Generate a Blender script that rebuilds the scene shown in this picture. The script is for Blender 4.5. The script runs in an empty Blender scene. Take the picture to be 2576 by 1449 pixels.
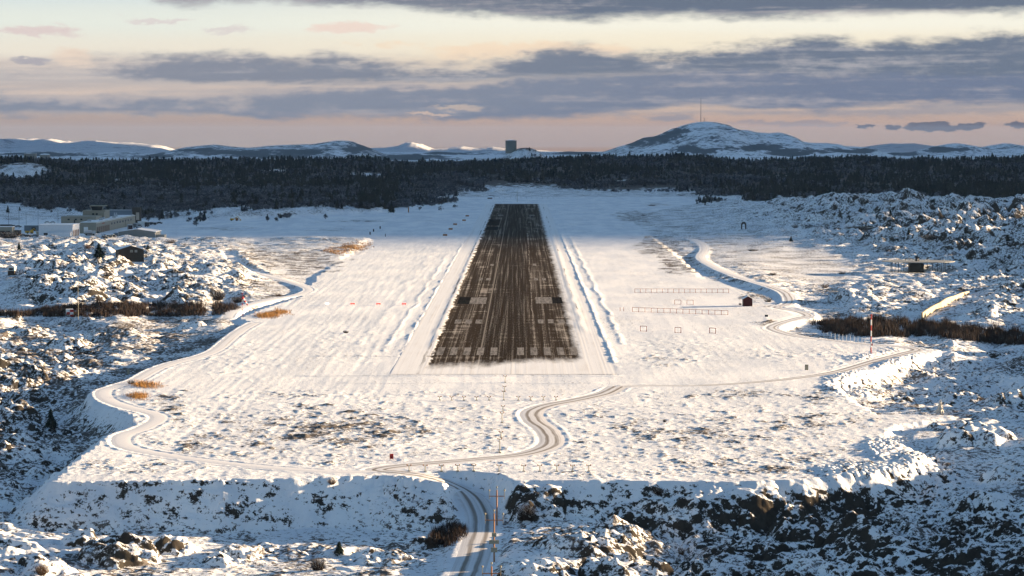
import bpy, math, random
import numpy as np
from mathutils import Vector
random.seed(7); rng = np.random.default_rng(11)
S = bpy.context.scene
C = S.collection
# ------------------------------------------------------------------ camera
F, CX, CY, HY, CH = 6500.0, 1288.0, 724.5, 355.0, 57.0     # focal in picture units 2576 wide, horizon row, camera height
TH = math.atan((CY-HY)/F)
cam_d = bpy.data.cameras.new('camera'); cam = bpy.data.objects.new('camera', cam_d); C.objects.link(cam)
cam.location = (0, 0, CH); cam.rotation_euler = (math.pi/2-TH, 0, 0)
cam_d.sensor_width = 36; cam_d.lens = 36*F/2576; cam_d.clip_start = 1; cam_d.clip_end = 120000
S.camera = cam
# ------------------------------------------------------------------ sun, exposure
EL, AZ = math.radians(8.2), math.radians(70)                # AZ measured from +Y (view direction) towards +X
EXPO = 2.22
sd = Vector((math.sin(AZ)*math.cos(EL), math.cos(AZ)*math.cos(EL), math.sin(EL)))
sl = bpy.data.lights.new('sun', 'SUN'); sl.energy = 5.0; sl.angle = math.radians(0.5); sl.color = (1.0, 0.73, 0.44)
so = bpy.data.objects.new('sun', sl); C.objects.link(so); so.rotation_euler = sd.to_track_quat('Z', 'Y').to_euler()
so.location = (300, 0, 300)
S.view_settings.view_transform = 'Standard'; S.view_settings.look = 'None'; S.view_settings.exposure = EXPO; S.view_settings.gamma = 1
S.cycles.max_bounces = 5; S.cycles.diffuse_bounces = 2; S.cycles.glossy_bounces = 2; S.cycles.volume_bounces = 0
S.cycles.transmission_bounces = 2; S.cycles.use_adaptive_sampling = True

# ------------------------------------------------------------------ node helper
class NT:
    def __init__(s, tree): s.t = tree; s.n = tree.nodes; s.l = tree.links
    def node(s, typ, **kw):
        n = s.n.new(typ)
        for k, v in kw.items(): setattr(n, k, v)
        return n
    def put(s, v, sock):
        if hasattr(v, 'is_linked') or isinstance(v, bpy.types.NodeSocket): s.l.new(v, sock)
        else: sock.default_value = v
    def m(s, op, a, b=0.0, c=0.0, clamp=False):
        n = s.node('ShaderNodeMath', operation=op, use_clamp=clamp)
        s.put(a, n.inputs[0]); s.put(b, n.inputs[1]); s.put(c, n.inputs[2]); return n.outputs[0]
    def add(s, a, b): return s.m('ADD', a, b)
    def sub(s, a, b): return s.m('SUBTRACT', a, b)
    def mul(s, a, b): return s.m('MULTIPLY', a, b)
    def ss(s, x, lo, hi):
        n = s.node('ShaderNodeMapRange', interpolation_type='SMOOTHSTEP')
        s.put(x, n.inputs[0]); s.put(lo, n.inputs[1]); s.put(hi, n.inputs[2]); return n.outputs[0]
    def xyz(s, x, y, z=0.0):
        n = s.node('ShaderNodeCombineXYZ'); s.put(x, n.inputs[0]); s.put(y, n.inputs[1]); s.put(z, n.inputs[2]); return n.outputs[0]
    def sep(s, v): n = s.node('ShaderNodeSeparateXYZ'); s.put(v, n.inputs[0]); return n.outputs
    def noise(s, vec, scale=1.0, detail=4.0, rough=0.55, dist=0.0):
        n = s.node('ShaderNodeTexNoise'); s.put(vec, n.inputs['Vector'])
        n.inputs['Scale'].default_value = scale; n.inputs['Detail'].default_value = detail
        n.inputs['Roughness'].default_value = rough; n.inputs['Distortion'].default_value = dist
        return n.outputs[0]
    def mix(s, f, a, b):
        n = s.node('ShaderNodeMix', data_type='RGBA')
        s.put(f, n.inputs[0]); s.put(a, n.inputs[6]); s.put(b, n.inputs[7]); return n.outputs[2]
    def curve(s, x, pts, x0, x1, y0, y1):
        n = s.node('ShaderNodeFloatCurve'); c = n.mapping.curves[0]
        P = [((a-x0)/(x1-x0), (b-y0)/(y1-y0)) for a, b in pts]
        c.points[0].location = P[0]; c.points[-1].location = P[-1]
        for p in P[1:-1]: c.points.new(*p)
        n.mapping.extend = 'HORIZONTAL'; n.mapping.update()
        s.put(s.m('DIVIDE', s.sub(x, x0), x1-x0), n.inputs[1])
        return s.add(s.mul(n.outputs[0], y1-y0), y0)

def lin(c): 
    return tuple(((v/255)/12.92 if v/255 <= .04045 else ((v/255+.055)/1.055)**2.4) for v in c)
def sky(c, k=1.0):
    return tuple(v*k/2**EXPO for v in lin(c)) + (1.0,)

# ------------------------------------------------------------------ world: banked evening clouds above the horizon, blue sky overhead
W = bpy.data.worlds.new('World'); S.world = W; W.use_nodes = True
nt = NT(W.node_tree); nt.n.clear()
gen = nt.node('ShaderNodeTexCoord').outputs['Generated']
dx, dy, dz = nt.sep(gen)
az = nt.add(nt.mul(nt.m('ARCTAN2', dx, dy), F), CX)
el = nt.sub(HY, nt.mul(nt.m('ARCTAN2', dz, nt.m('SQRT', nt.add(nt.mul(dx, dx), nt.mul(dy, dy)))), F))
v1 = nt.xyz(nt.mul(az, 1/260), nt.mul(el, 1/55), 3.1)
v2 = nt.xyz(nt.mul(az, 1/90), nt.mul(el, 1/30), 9.7)
n4 = nt.noise(nt.xyz(nt.mul(az, 1/34), nt.mul(el, 1/13), 5.2), 1.0, 5, .62); n1 = nt.noise(v1, 1.0, 7, .58); n2 = nt.noise(v2, 1.0, 7, .6); n3 = nt.noise(nt.xyz(nt.mul(az, 1/500), nt.mul(el, 1/24), 1.3), 1.0, 7, .6, .3)
elw = nt.add(el, nt.add(nt.mul(nt.sub(n1, .5), 85), nt.add(nt.mul(nt.sub(n2, .5), 50), nt.mul(nt.sub(n4, .5), 30))))
elb = nt.add(el, nt.add(nt.mul(nt.sub(n1, .5), 50), nt.add(nt.mul(nt.sub(n2, .5), 26), nt.mul(nt.sub(n4, .5), 22))))                 # flatter cloud bases
def ramp(tab, x):
    r = nt.node('ShaderNodeValToRGB'); r.color_ramp.interpolation = 'EASE'
    lo, hi = tab[0][0], tab[-1][0]
    e = r.color_ramp.elements
    while len(e) < len(tab): e.new(0.5)
    for k, (p, c) in enumerate(tab): e[k].position = (p-lo)/(hi-lo); e[k].color = sky(c)
    nt.put(nt.m('DIVIDE', nt.sub(x, lo), hi-lo), r.inputs[0]); return r.outputs[0]
elr = nt.add(el, nt.mul(nt.sub(n3, .5), 26))
left = ramp([(-20, (216, 227, 226)), (60, (233, 237, 226)), (130, (240, 232, 215)), (165, (222, 208, 196)), (200, (208, 197, 190)), (225, (219, 200, 186)), (262, (190, 182, 180)), (300, (194, 174, 162)), (335, (186, 165, 152)), (366, (184, 164, 150))], elr)
right = ramp([(-20, (235, 232, 220)), (60, (251, 247, 230)), (115, (250, 238, 213)), (165, (240, 222, 196)), (240, (210, 188, 174)), (272, (218, 192, 172)), (300, (208, 180, 162)), (322, (196, 168, 152)), (345, (190, 163, 147)), (366, (184, 158, 144))], elr)
base = nt.mix(nt.ss(az, 100, 1700), left, right)
def band(col, U, L, su, sl_, dark, light, lo=.32, hi=.62, w=None):
    w = w or elw
    a = nt.ss(nt.sub(w, nt.curve(az, U, -600, 3200, -200, 400)), -22, su) if U else 1.0
    b = nt.ss(nt.sub(nt.curve(az, L, -600, 3200, -200, 400), elb), -6, sl_)
    d = nt.mul(a, b)
    shade = nt.ss(nt.add(nt.mul(a, .42), nt.add(nt.mul(nt.sub(n3, .5), 1.9), nt.add(nt.mul(nt.sub(n2, .5), 1.1), nt.mul(nt.sub(n4, .5), .6)))), -.22, .52)
    return nt.mix(d, col, nt.mix(shade, light, dark))
def blob(col, cx, cy, rx, ry, c, top=22, soft=.9):
    ex = nt.m('DIVIDE', nt.sub(nt.add(az, nt.mul(nt.sub(n2, .5), rx*2.2)), cx), rx)
    ey = nt.m('DIVIDE', nt.sub(nt.add(el, nt.add(nt.mul(nt.sub(n1, .5), top*2), nt.mul(nt.sub(n4, .5), top*1.6))), cy), ry)
    d = nt.ss(nt.sub(1.0, nt.add(nt.mul(ex, ex), nt.mul(ey, ey))), 0, soft)
    return nt.mix(d, col, sky(c))
col = base
col = blob(col, 880, 72, 110, 15, (242, 222, 208)); col = blob(col, 130, 82, 150, 15, (226, 210, 205)); col = blob(col, 205, 150, 60, 28, (240, 220, 200)); col = blob(col, 90, 152, 70, 14, (180, 175, 180))
col = blob(col, 560, 78, 80, 9, (226, 218, 212)); col = blob(col, 1300, 128, 420, 24, (249, 226, 198)); col = blob(col, 400, 55, 110, 8, (225, 217, 212))
veil = nt.mul(nt.mul(nt.ss(nt.add(elw, 0), 125, 185), nt.sub(1.0, nt.ss(elb, 282, 302))), nt.ss(n3, .36, .60))
col = nt.mix(nt.mul(veil, .62), col, nt.mix(nt.ss(az, 500, 2000), sky((180, 175, 176)), sky((146, 151, 164))))
drk = nt.mix(nt.ss(az, 300, 1500), sky((160, 159, 166)), sky((106, 117, 135)))
col = band(col, None, [(-600, -60), (300, -50), (385, 12), (480, 22), (650, 16), (800, 24), (950, 30), (1200, 50), (1500, 58), (1700, 54), (1900, 56), (2100, 52), (2300, 46), (2576, 52), (3200, 58)], 8, 26, drk, sky((184, 178, 180)))
col = band(col, [(-600, 238), (0, 243), (300, 252), (560, 250), (700, 226), (900, 214), (1100, 206), (1300, 192), (1500, 176), (1800, 165), (3200, 165)],
           [(-600, 292), (0, 292), (400, 290), (700, 297), (900, 301), (1300, 299), (1450, 297), (1560, 284), (1680, 270), (1800, 268), (1950, 276), (2050, 279), (2200, 268), (2400, 266), (3200, 272)], 30, 14,
           nt.mix(nt.ss(az, 600, 2500), sky((141, 147, 161)), sky((116, 127, 150))), sky((178, 173, 176)))
col = blob(col, 1150, 268, 90, 9, (196, 181, 172)); col = blob(col, 1080, 286, 60, 6, (212, 190, 176))
drk2 = nt.mix(nt.ss(az, 200, 2200), sky((142, 146, 158)), sky((112, 123, 141)))
col = band(col, [(-600, 186), (0, 188), (180, 178), (380, 160), (500, 148), (650, 140), (760, 150), (805, 139), (870, 152), (950, 158), (1100, 164), (1250, 156), (1330, 143), (1500, 130), (1600, 142), (1750, 130), (1900, 110), (2000, 100), (2100, 96), (2180, 112), (2260, 106), (2330, 111), (2450, 95), (2576, 84), (3200, 80)],
           [(-600, 200), (0, 196), (200, 192), (380, 203), (700, 209), (1000, 209), (1300, 199), (1500, 192), (1800, 187), (2100, 192), (2576, 197), (3200, 197)], 26, 14, drk2, sky((176, 174, 178)))
for cx, cy, rx, ry in [(2330, 315, 72, 17), (2422, 318, 50, 14), (2545, 312, 36, 8), (2172, 316, 24, 7), (2238, 318, 24, 9)]:
    col = blob(col, cx, cy, rx, ry, (112, 108, 118), 22, .35)
col = blob(col, 1690, 301, 80, 11, (172, 163, 165), 16, .8); col = blob(col, 2000, 312, 200, 9, (178, 163, 161), 16, .8)
skt = nt.node('ShaderNodeTexSky', sky_type='NISHITA', sun_disc=False, sun_elevation=EL, sun_rotation=AZ, altitude=60, air_density=1.0, dust_density=0.4, ozone_density=2.0)
b1 = nt.node('ShaderNodeBackground'); nt.l.new(skt.outputs[0], b1.inputs[0]); b1.inputs[1].default_value = 0.05
b2 = nt.node('ShaderNodeBackground'); nt.l.new(col, b2.inputs[0])
# haze layer hugging and below the horizon
mx = nt.node('ShaderNodeMixShader'); nt.put(nt.ss(el, -500, -60), mx.inputs[0])
nt.l.new(b1.outputs[0], mx.inputs[1]); nt.l.new(b2.outputs[0], mx.inputs[2])
wo = nt.node('ShaderNodeOutputWorld'); nt.l.new(mx.outputs[0], wo.inputs[0])

# ------------------------------------------------------------------ projection helpers
def ray(px, py):
    xc = (px-CX)/F; yc = (CY-py)/F
    return np.array([xc, math.cos(TH)+yc*math.sin(TH), -math.sin(TH)+yc*math.cos(TH)])
def G(px, py, z=0.0):
    d = ray(px, py); t = (z-CH)/d[2]; return d[0]*t, d[1]*t
def pix(X, Y, Z):                                            # arrays -> picture coordinates
    zc = Z-CH; dep = Y*math.cos(TH)-zc*math.sin(TH); up = Y*math.sin(TH)+zc*math.cos(TH)
    return CX+F*X/dep, CY-F*up/dep
def zat(px, py, Y): d = ray(px, py); return CH+d[2]*Y/d[1]
def xat(px, py, Y): d = ray(px, py); return d[0]*Y/d[1]

# ------------------------------------------------------------------ numpy noise
def _h(ix, iy, seed):
    h = (ix.astype(np.int64)*374761393+iy.astype(np.int64)*668265263+seed*1442695041) & 0xffffffff
    h = ((h ^ (h >> 13))*1274126177) & 0xffffffff
    return (h ^ (h >> 16)) & 0xffff
_ang = np.arange(65536)*(2*np.pi/65536); _GC = np.cos(_ang).astype(np.float32); _GS = np.sin(_ang).astype(np.float32)
def perlin(x, y, seed=0):
    x = np.asarray(x, np.float64); y = np.asarray(y, np.float64)
    x0 = np.floor(x); y0 = np.floor(y); fx = (x-x0).astype(np.float32); fy = (y-y0).astype(np.float32)
    x0 = x0.astype(np.int32); y0 = y0.astype(np.int32)
    u = fx*fx*fx*(fx*(fx*6-15)+10); v = fy*fy*fy*(fy*(fy*6-15)+10)
    def g(i, j):
        h = _h(x0+i, y0+j, seed); return _GC[h]*(fx-i)+_GS[h]*(fy-j)
    a = g(0, 0); b = g(1, 0); c = g(0, 1); d = g(1, 1)
    return 1.41*((a+(b-a)*u)+((c+(d-c)*u)-(a+(b-a)*u))*v)
def fbm(x, y, o=4, seed=0, gain=.5):
    r = 0; a = 1.0
    for k in range(o): r = r+a*perlin(x*2**k, y*2**k, seed+k*17); a *= gain
    return r
def worley(x, y, seed=0):
    x0 = np.floor(x).astype(np.int32); y0 = np.floor(y).astype(np.int32)
    f1 = np.full(x.shape, 9.0, np.float32); f2 = f1.copy(); idv = np.zeros(x.shape, np.float32)
    for i in (-1, 0, 1):
        for j in (-1, 0, 1):
            h = _h(x0+i, y0+j, seed); k = _h(x0+i, y0+j, seed+91)
            d = np.hypot(x-(x0+i+.1+.8*h/65536), y-(y0+j+.1+.8*k/65536)).astype(np.float32)
            m = d < f1; f2 = np.where(m, f1, np.minimum(f2, d)); idv = np.where(m, ((h ^ k) & 1023)/1023, idv); f1 = np.where(m, d, f1)
    return f1, f2, idv
def sst(x, a, b): t = np.clip((x-a)/(b-a), 0, 1); return t*t*(3-2*t)

# ------------------------------------------------------------------ tagging and mesh helpers
def tag(o, label=None, cat=None, group=None, kind=None):
    if label: o['label'] = label
    if cat: o['category'] = cat
    if group: o['group'] = group
    if kind: o['kind'] = kind
    return o
def npmesh(name, V, Q, mats, smooth=False, midx=None, parent=None, cols=None, uv=None):
    V = np.asarray(V, np.float32).reshape(-1, 3); Q = np.asarray(Q, np.int32); k = Q.shape[1]
    me = bpy.data.meshes.new(name); me.vertices.add(len(V)); me.vertices.foreach_set('co', V.ravel())
    me.loops.add(Q.size); me.loops.foreach_set('vertex_index', Q.ravel())
    me.polygons.add(len(Q)); me.polygons.foreach_set('loop_start', np.arange(len(Q), dtype=np.int32)*k)
    me.polygons.foreach_set('loop_total', np.full(len(Q), k, np.int32))
    if smooth: me.polygons.foreach_set('use_smooth', np.ones(len(Q), bool))
    for m in (mats if isinstance(mats, (list, tuple)) else [mats]): me.materials.append(m)
    if midx is not None: me.polygons.foreach_set('material_index', np.asarray(midx, np.int32))
    if cols is not None:
        for an, arr in cols.items():
            a = me.color_attributes.new(an, 'FLOAT_COLOR', 'POINT'); a.data.foreach_set('color', np.asarray(arr, np.float32).ravel())
    if uv is not None:
        l = me.uv_layers.new(name='UVMap'); l.data.foreach_set('uv', np.asarray(uv, np.float32)[Q.ravel()].ravel())
    me.update(calc_edges=True); me.validate()
    o = bpy.data.objects.new(name, me); C.objects.link(o)
    if parent: o.parent = parent
    return o
def gridq(nr, nc):
    i = np.arange(nr*nc, dtype=np.int32).reshape(nr, nc)
    return np.stack([i[:-1, :-1], i[:-1, 1:], i[1:, 1:], i[1:, :-1]], -1).reshape(-1, 4)
def empty(name, loc, rz=0.0):
    o = bpy.data.objects.new(name, None); C.objects.link(o); o.location = loc; o.rotation_euler = (0, 0, rz); o.empty_display_size = .5; return o
class MB:
    def __init__(s): s.v = []; s.f = []
    def box(s, c, d, rz=0.0, taper=1.0):
        x, y, z = d[0]/2, d[1]/2, d[2]/2; b = len(s.v); cs, sn = math.cos(rz), math.sin(rz)
        for k in (-1, 1):
            t = taper if k > 0 else 1
            for i, j in ((-1, -1), (1, -1), (1, 1), (-1, 1)):
                X, Y = i*x*t, j*y*t; s.v.append((c[0]+X*cs-Y*sn, c[1]+X*sn+Y*cs, c[2]+k*z))
        s.f += [(b+3, b+2, b+1, b), (b+4, b+5, b+6, b+7)]+[(b+i, b+(i+1) % 4, b+4+(i+1) % 4, b+4+i) for i in range(4)]; return s
    def bar(s, p, q, r, n=6, r2=None):
        p = Vector(p); q = Vector(q); r2 = r if r2 is None else r2; d = (q-p).normalized(); a = d.orthogonal().normalized(); e = d.cross(a); b = len(s.v)
        for k, (c, rr) in enumerate(((p, r), (q, r2))):
            for i in range(n):
                t = 2*math.pi*i/n; s.v.append(tuple(c+rr*(a*math.cos(t)+e*math.sin(t))))
        s.f += [(b+i, b+(i+1) % n, b+n+(i+1) % n, b+n+i) for i in range(n)]+[tuple(b+n-1-i for i in range(n)), tuple(b+n+i for i in range(n))]; return s
    def poly(s, pts, faces): b = len(s.v); s.v += [tuple(p) for p in pts]; s.f += [tuple(b+i for i in f) for f in faces]; return s
    def gable(s, x0, x1, y0, y1, z0, z1, ridge='y', t=.15, over=.3):    # roof slabs with thickness
        if ridge == 'y':
            xm = (x0+x1)/2; a, b_ = y0-over, y1+over; k = over*(z1-z0)/(xm-x0)
            pr = [(x0-over, z0-k), (xm, z1), (x1+over, z0-k), (x1+over, z0-k+t), (xm, z1+t), (x0-over, z0-k+t)]
            pts = [(x, a, z) for x, z in pr]+[(x, b_, z) for x, z in pr]
        else:
            ym = (y0+y1)/2; a, b_ = x0-over, x1+over; k = over*(z1-z0)/(ym-y0)
            pr = [(y0-over, z0-k), (ym, z1), (y1+over, z0-k), (y1+over, z0-k+t), (ym, z1+t), (y0-over, z0-k+t)]
            pts = [(a, y, z) for y, z in pr]+[(b_, y, z) for y, z in pr]
        return s.poly(pts, [(0, 1, 4, 5), (1, 2, 3, 4), (11, 10, 7, 6), (10, 9, 8, 7)]+[(i, 6+i, 6+(i+1) % 6, (i+1) % 6) for i in range(6)])
    def house(s, x0, x1, y0, y1, z0, ze, zr, ridge='y'):      # walls with gable ends
        if ridge == 'y': xm = (x0+x1)/2; pts = [(x0, y0, z0), (x1, y0, z0), (x1, y0, ze), (xm, y0, zr), (x0, y0, ze), (x0, y1, z0), (x1, y1, z0), (x1, y1, ze), (xm, y1, zr), (x0, y1, ze)]
        else: ym = (y0+y1)/2; pts = [(x1, y0, z0), (x1, y1, z0), (x1, y1, ze), (x1, ym, zr), (x1, y0, ze), (x0, y0, z0), (x0, y1, z0), (x0, y1, ze), (x0, ym, zr), (x0, y0, ze)]
        return s.poly(pts, [(0, 1, 2, 3, 4), (9, 8, 7, 6, 5), (1, 6, 7, 2), (5, 0, 4, 9), (2, 7, 8, 3), (3, 8, 9, 4)])
    def build(s, name, mat, parent=None, smooth=False):
        me = bpy.data.meshes.new(name); me.from_pydata(s.v, [], s.f)
        for m in (mat if isinstance(mat, (list, tuple)) else [mat]): me.materials.append(m)
        if smooth:
            for p in me.polygons: p.use_smooth = True
        me.update(); o = bpy.data.objects.new(name, me); C.objects.link(o)
        if parent: o.parent = parent
        return o
def copy_tree(o, parent=None):
    c = o.copy(); C.objects.link(c); c.parent = parent
    for ch in list(o.children): copy_tree(ch, c)
    return c

# ------------------------------------------------------------------ materials
def mat(name, col, rough=.8, var=.25, scale=1.0, metal=0.0, bump=0.0):
    m = bpy.data.materials.new(name); m.use_nodes = True; t = NT(m.node_tree); p = t.n['Principled BSDF']
    o = t.node('ShaderNodeTexCoord').outputs['Object']; n = t.noise(o, scale, 5, .6)
    c2 = tuple(v*(1-var) for v in col)+(1,); c1 = tuple(min(1, v*(1+var)) for v in col)+(1,)
    t.l.new(t.mix(n, c2, c1), p.inputs['Base Color']); p.inputs['Roughness'].default_value = rough; p.inputs['Metallic'].default_value = metal
    p.inputs['Specular IOR Level'].default_value = .25
    return m
SNOW = (.83, .84, .86, 1)
def terrain_mat():
    m = bpy.data.materials.new('snowy_ground'); m.use_nodes = True; t = NT(m.node_tree); p = t.n['Principled BSDF']
    pos = t.node('ShaderNodeNewGeometry'); P = pos.outputs['Position']; nz = t.sep(pos.outputs['Normal'])[2]
    a = t.node('ShaderNodeAttribute', attribute_name='cover'); r, h, g = t.sep(a.outputs['Vector']); gap = a.outputs['Alpha']
    f1 = t.noise(P, 1.1, 7, .68); f2 = t.noise(P, .22, 5, .6); f3 = t.noise(P, 4.5, 3, .6)
    f5 = t.noise(P, .30, 6, .66)
    mixn = t.add(t.mul(f1, .40), t.add(t.mul(f5, .45), t.mul(f3, .15)))
    # rock bares where it is steep, patchily
    rk = t.ss(t.add(t.add(t.mul(t.sub(1.0, nz), .75), t.mul(t.sub(mixn, .5), 3.0)), t.mul(r, .38)), .43, .52)
    rk = t.mul(rk, t.ss(r, .02, .25))
    rk = t.m('MAXIMUM', rk, t.ss(t.add(gap, t.mul(t.sub(f1, .5), .5)), .5, .62))
    ht = t.ss(t.add(t.add(t.mul(f1, .8), t.mul(f3, .2)), t.mul(h, .27)), .645, .70)
    gr = t.ss(t.add(t.mul(f1, .9), t.mul(g, .62)), .86, 1.05)
    f4 = t.noise(t.node('ShaderNodeMapping', vector_type='POINT').outputs[0], .05, 6, .65)
    t.l.new(P, f4.node.inputs[0].links[0].from_node.inputs[0]); f4.node.inputs[0].links[0].from_node.inputs['Scale'].default_value = (1.6, .4, 1)
    snow = t.mix(t.ss(f4, .40, .62), (.71, .73, .77, 1), (.85, .85, .86, 1))
    c = t.mix(t.mul(ht, .92), snow, t.mix(f3, (.024, .020, .018, 1), (.12, .09, .068, 1)))
    c = t.mix(t.mul(gr, .9), c, t.mix(f3, (.16, .085, .035, 1), (.36, .22, .10, 1)))
    c = t.mix(rk, c, t.mix(f1, (.010, .010, .012, 1), (.070, .060, .048, 1)))
    t.l.new(c, p.inputs['Base Color']); p.inputs['Roughness'].default_value = 1; p.inputs['Specular IOR Level'].default_value = 0
    b = t.node('ShaderNodeBump'); b.inputs['Strength'].default_value = .55; b.inputs['Distance'].default_value = .25
    t.l.new(t.add(f1, t.mul(f3, .4)), b.inputs['Height']); t.l.new(b.outputs[0], p.inputs['Normal'])
    return m
M_ter = terrain_mat()

# ------------------------------------------------------------------ terrain design
# control points: picture column, picture row, height (m), roughness of the rock relief (m)
CP = [(-500,1449,-5,.8),(0,1449,-6,.9),(200,1449,-7,.5),(500,1420,-7.5,.25),(800,1425,-7.5,.25),(1000,1440,-7,.5),(1170,1449,-6.5,.2),(1240,1400,-5.8,.3),(1400,1440,-5.2,.9),(1700,1449,-8,1.2),(2000,1449,-7,1.2),(2300,1449,-6,1.2),(2576,1400,-5,1.2),
(300,1335,-7.5,.4),(600,1340,-8,.3),(900,1350,-8,.4),(1080,1380,-8,.5),(1700,1380,-9,1.),(2000,1360,-8,1.2),(150,1300,-7,.5),
(0,1250,-5,.9),(0,1330,-5.5,.8),(100,1130,-5,1.3),(140,1080,-7,1.),(60,1050,-5,1.4),(0,1000,-4,1.5),(100,950,-4,1.5),(200,900,-3.6,1.2),(0,880,-4,1.4),(200,850,-3,1.),(400,870,-3.,.7),(450,900,-2.6,.5),(0,803,0,.2),(300,801,0,.2),(550,802,0,.2),(150,1180,-6,1.1),(250,1130,-5,.7),(220,1020,-3.2,.6),(230,930,-3,.7),
(-500,1200,-4,1),(-500,900,-4,1),(-500,760,1,1.5),(-500,620,4,1.5),(-500,540,2,1),
(100,785,-3.5,.3),(400,780,-3.5,.3),(560,775,-3,.3),(0,780,-3,.5),
(100,740,1.5,1.8),(300,740,1.5,1.8),(450,730,2.,1.8),(600,700,2.,1.5),(100,690,3.5,1.6),(0,712,0,.2),(250,660,4,1.7),(0,640,3,1.3),(400,665,3.5,1.5),(500,650,2.5,1.2),(640,612,0.3,.4),(200,620,2,1.6),(50,606,1,1.),(450,607,.5,1.),(540,680,3,1.6),(560,640,1.5,.8),(620,740,0,.6),(650,720,0,.4),
(700,660,0,.25),(800,650,0,.25),(0,545,2,.5),(400,540,1,.5),(560,548,5,1.),(700,545,4.5,1.),(850,545,4.5,.8),(960,535,2,.4),
(2100,489,17,3.),(2280,484,20,3.),(2450,520,16,3),(2576,525,17,3),(1960,502,9,2),(1850,522,4,1.2),(1750,540,1,.4),(2800,500,22,3),
(2100,560,6,2.6),(2300,570,7.5,2.8),(2500,560,9,2.8),(1900,580,1.5,.6),(1850,625,-.2,.1),(1950,655,0,.1),(2080,640,.3,.12),(2000,615,.5,.1),(2150,620,1,1.),(2300,620,3,2.),(2500,620,4.5,2.2),(2000,680,0,.1),(2200,665,.6,.6),(2400,670,1.5,1.2),(2576,650,4,1.8),(2100,700,0,.12),(2300,695,.8,.6),(2500,710,2.5,1.4),(2000,735,.6,.6),(2150,745,2.2,1.3),(2300,745,1.8,1.),(2500,775,3,1.4),(2400,785,1,.5),(2000,785,-1,.3),(2120,788,-.6,.3),(2800,700,6,2),(2800,850,2,1.5),
(2080,835,-2.5,.3),(2300,850,-3,.3),(2500,865,-3.5,.3),(2700,880,-3,.5),(2250,862,0,.4),(2400,882,0,.7),(2576,892,0,.8),
(2300,960,-4,.9),(2450,960,-3.5,1.),(2250,1000,-4.5,.8),(2180,990,-2.6,.6),(2350,1020,-4,.7),(2500,1000,-2.5,1.),(2600,1000,-.5,1.2),
(2330,1048,-1,.3),(2480,1055,0,.6),(2420,1110,0,.4),(2510,1140,-.8,.5),(2560,1230,-2,.5),(2420,1200,-2.5,.35),(2300,1180,-3.5,.7),(2200,1300,-4.5,1.4),(2400,1350,-5,1.2),(2000,1300,-6,1.4),(1800,1300,-7,1.2),(1500,1300,-5.5,.8),
(2100,512,5,1.2),(2300,512,5,1.5),(2500,512,6,1.5),(2750,512,8,1.5),(1950,508,3,.8),(2300,1100,-.3,.3),(2400,1150,-1.2,.3),(250,1290,-6.5,.15),(600,1290,-7.2,.15),(900,1290,-7.4,.2),(400,1250,-6,.12),(800,1250,-6,.12),(2800,1050,2,1.4),(2800,1200,3,1.2),(2800,1350,3,1.2),(3200,1300,9,1.5),(3200,1100,8,1.5),(3200,900,9,2),(3200,700,12,2),(1650,620,-1.5,.25),(1700,660,-1.5,.25),(1780,640,-.6,.3),(1740,600,-.5,.3),(1850,700,1.2,.5),(1900,715,2,.6)]  # ground right of the view is raised to throw shade on the foreground
PL = [(130,1213),(400,1209),(700,1204),(940,1196),(1010,1200),(1240,1208),(1600,1210),(1850,1212),(2050,1203),(2200,1192),(2290,1172),(2325,1152),(2270,1120),(2215,1098),(2240,1075),(2330,1058),(2400,1046),(2200,1039),(2140,1004),(2080,962),(2200,930),(2330,892),(2370,880),(2250,866),(2060,855),(1960,832),(1940,815),(2045,800),(2050,785),(1990,765),(1930,735),(1850,712),(1765,700),(1700,640),(1640,596),(1565,548),(1650,530),(1790,505),(1700,496),(1120,496),(990,513),(960,536),(600,553),(430,556),(100,556),(-300,560),(-300,600),(100,600),(300,601),(560,603),(940,603),(870,648),(800,690),(775,722),(770,740),(660,775),(600,800),(640,815),(570,870),(510,897),(400,927),(335,955),(245,985),(250,1010),(330,1045),(340,1070),(275,1092),(225,1130)]
f32 = np.float32
Yr = [-3000., -800., -200., 60., 150.]
y = 230.
while y < 362: Yr.append(y); y += 1.5
while y < 458: Yr.append(y); y += .21
while y < 1000: Yr.append(y); y *= 1.0011
while y < 2700: Yr.append(y); y *= 1.0015
while y < 6000: Yr.append(y); y *= 1.0035
while y < 24800: Yr.append(y); y *= 1.015
YR = np.array(Yr); WR = np.maximum(YR, 250.)
ud = np.arange(0, .2155, .00046); uo = [ud[-1]]; st = .002
while uo[-1] < .45: uo.append(uo[-1]+st); st *= 1.16
ur = np.concatenate([ud, uo[1:]]); UC = np.concatenate([-ur[:0:-1], ur])
NR, NC = len(YR), len(UC)
# ---- low resolution macro fields
rs = np.unique(np.append(np.arange(0, NR, 4), NR-1)); cs = np.unique(np.append(np.arange(0, NC, 4), NC-1))
Yl = YR[rs][:, None]+0*cs[None, :]; Xl = WR[rs][:, None]*UC[cs][None, :]
cpw = np.array([G(a, b, z)+(z, r) for a, b, z, r in CP])
def Q2(X, Y): Yc = np.maximum(Y, 200.); return (CX+F*X/Yc)/100., (HY+F*CH/Yc)/55.       # warped plane for interpolation
qa = np.stack(Q2(cpw[:, 0], cpw[:, 1]), 1)
D = np.hypot(qa[:, None, 0]-qa[None, :, 0], qa[:, None, 1]-qa[None, :, 1])
A = np.block([[D+np.eye(len(D))*.02*-1, np.ones((len(D), 1))], [np.ones((1, len(D))), np.zeros((1, 1))]])
wz = np.linalg.solve(A, np.append(cpw[:, 2], 0)); wr = np.linalg.solve(A, np.append(cpw[:, 3], 0))
qx, qy = Q2(Xl, Yl); Hm = np.full(Xl.shape, wz[-1]); Ram = np.full(Xl.shape, wr[-1])
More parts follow.
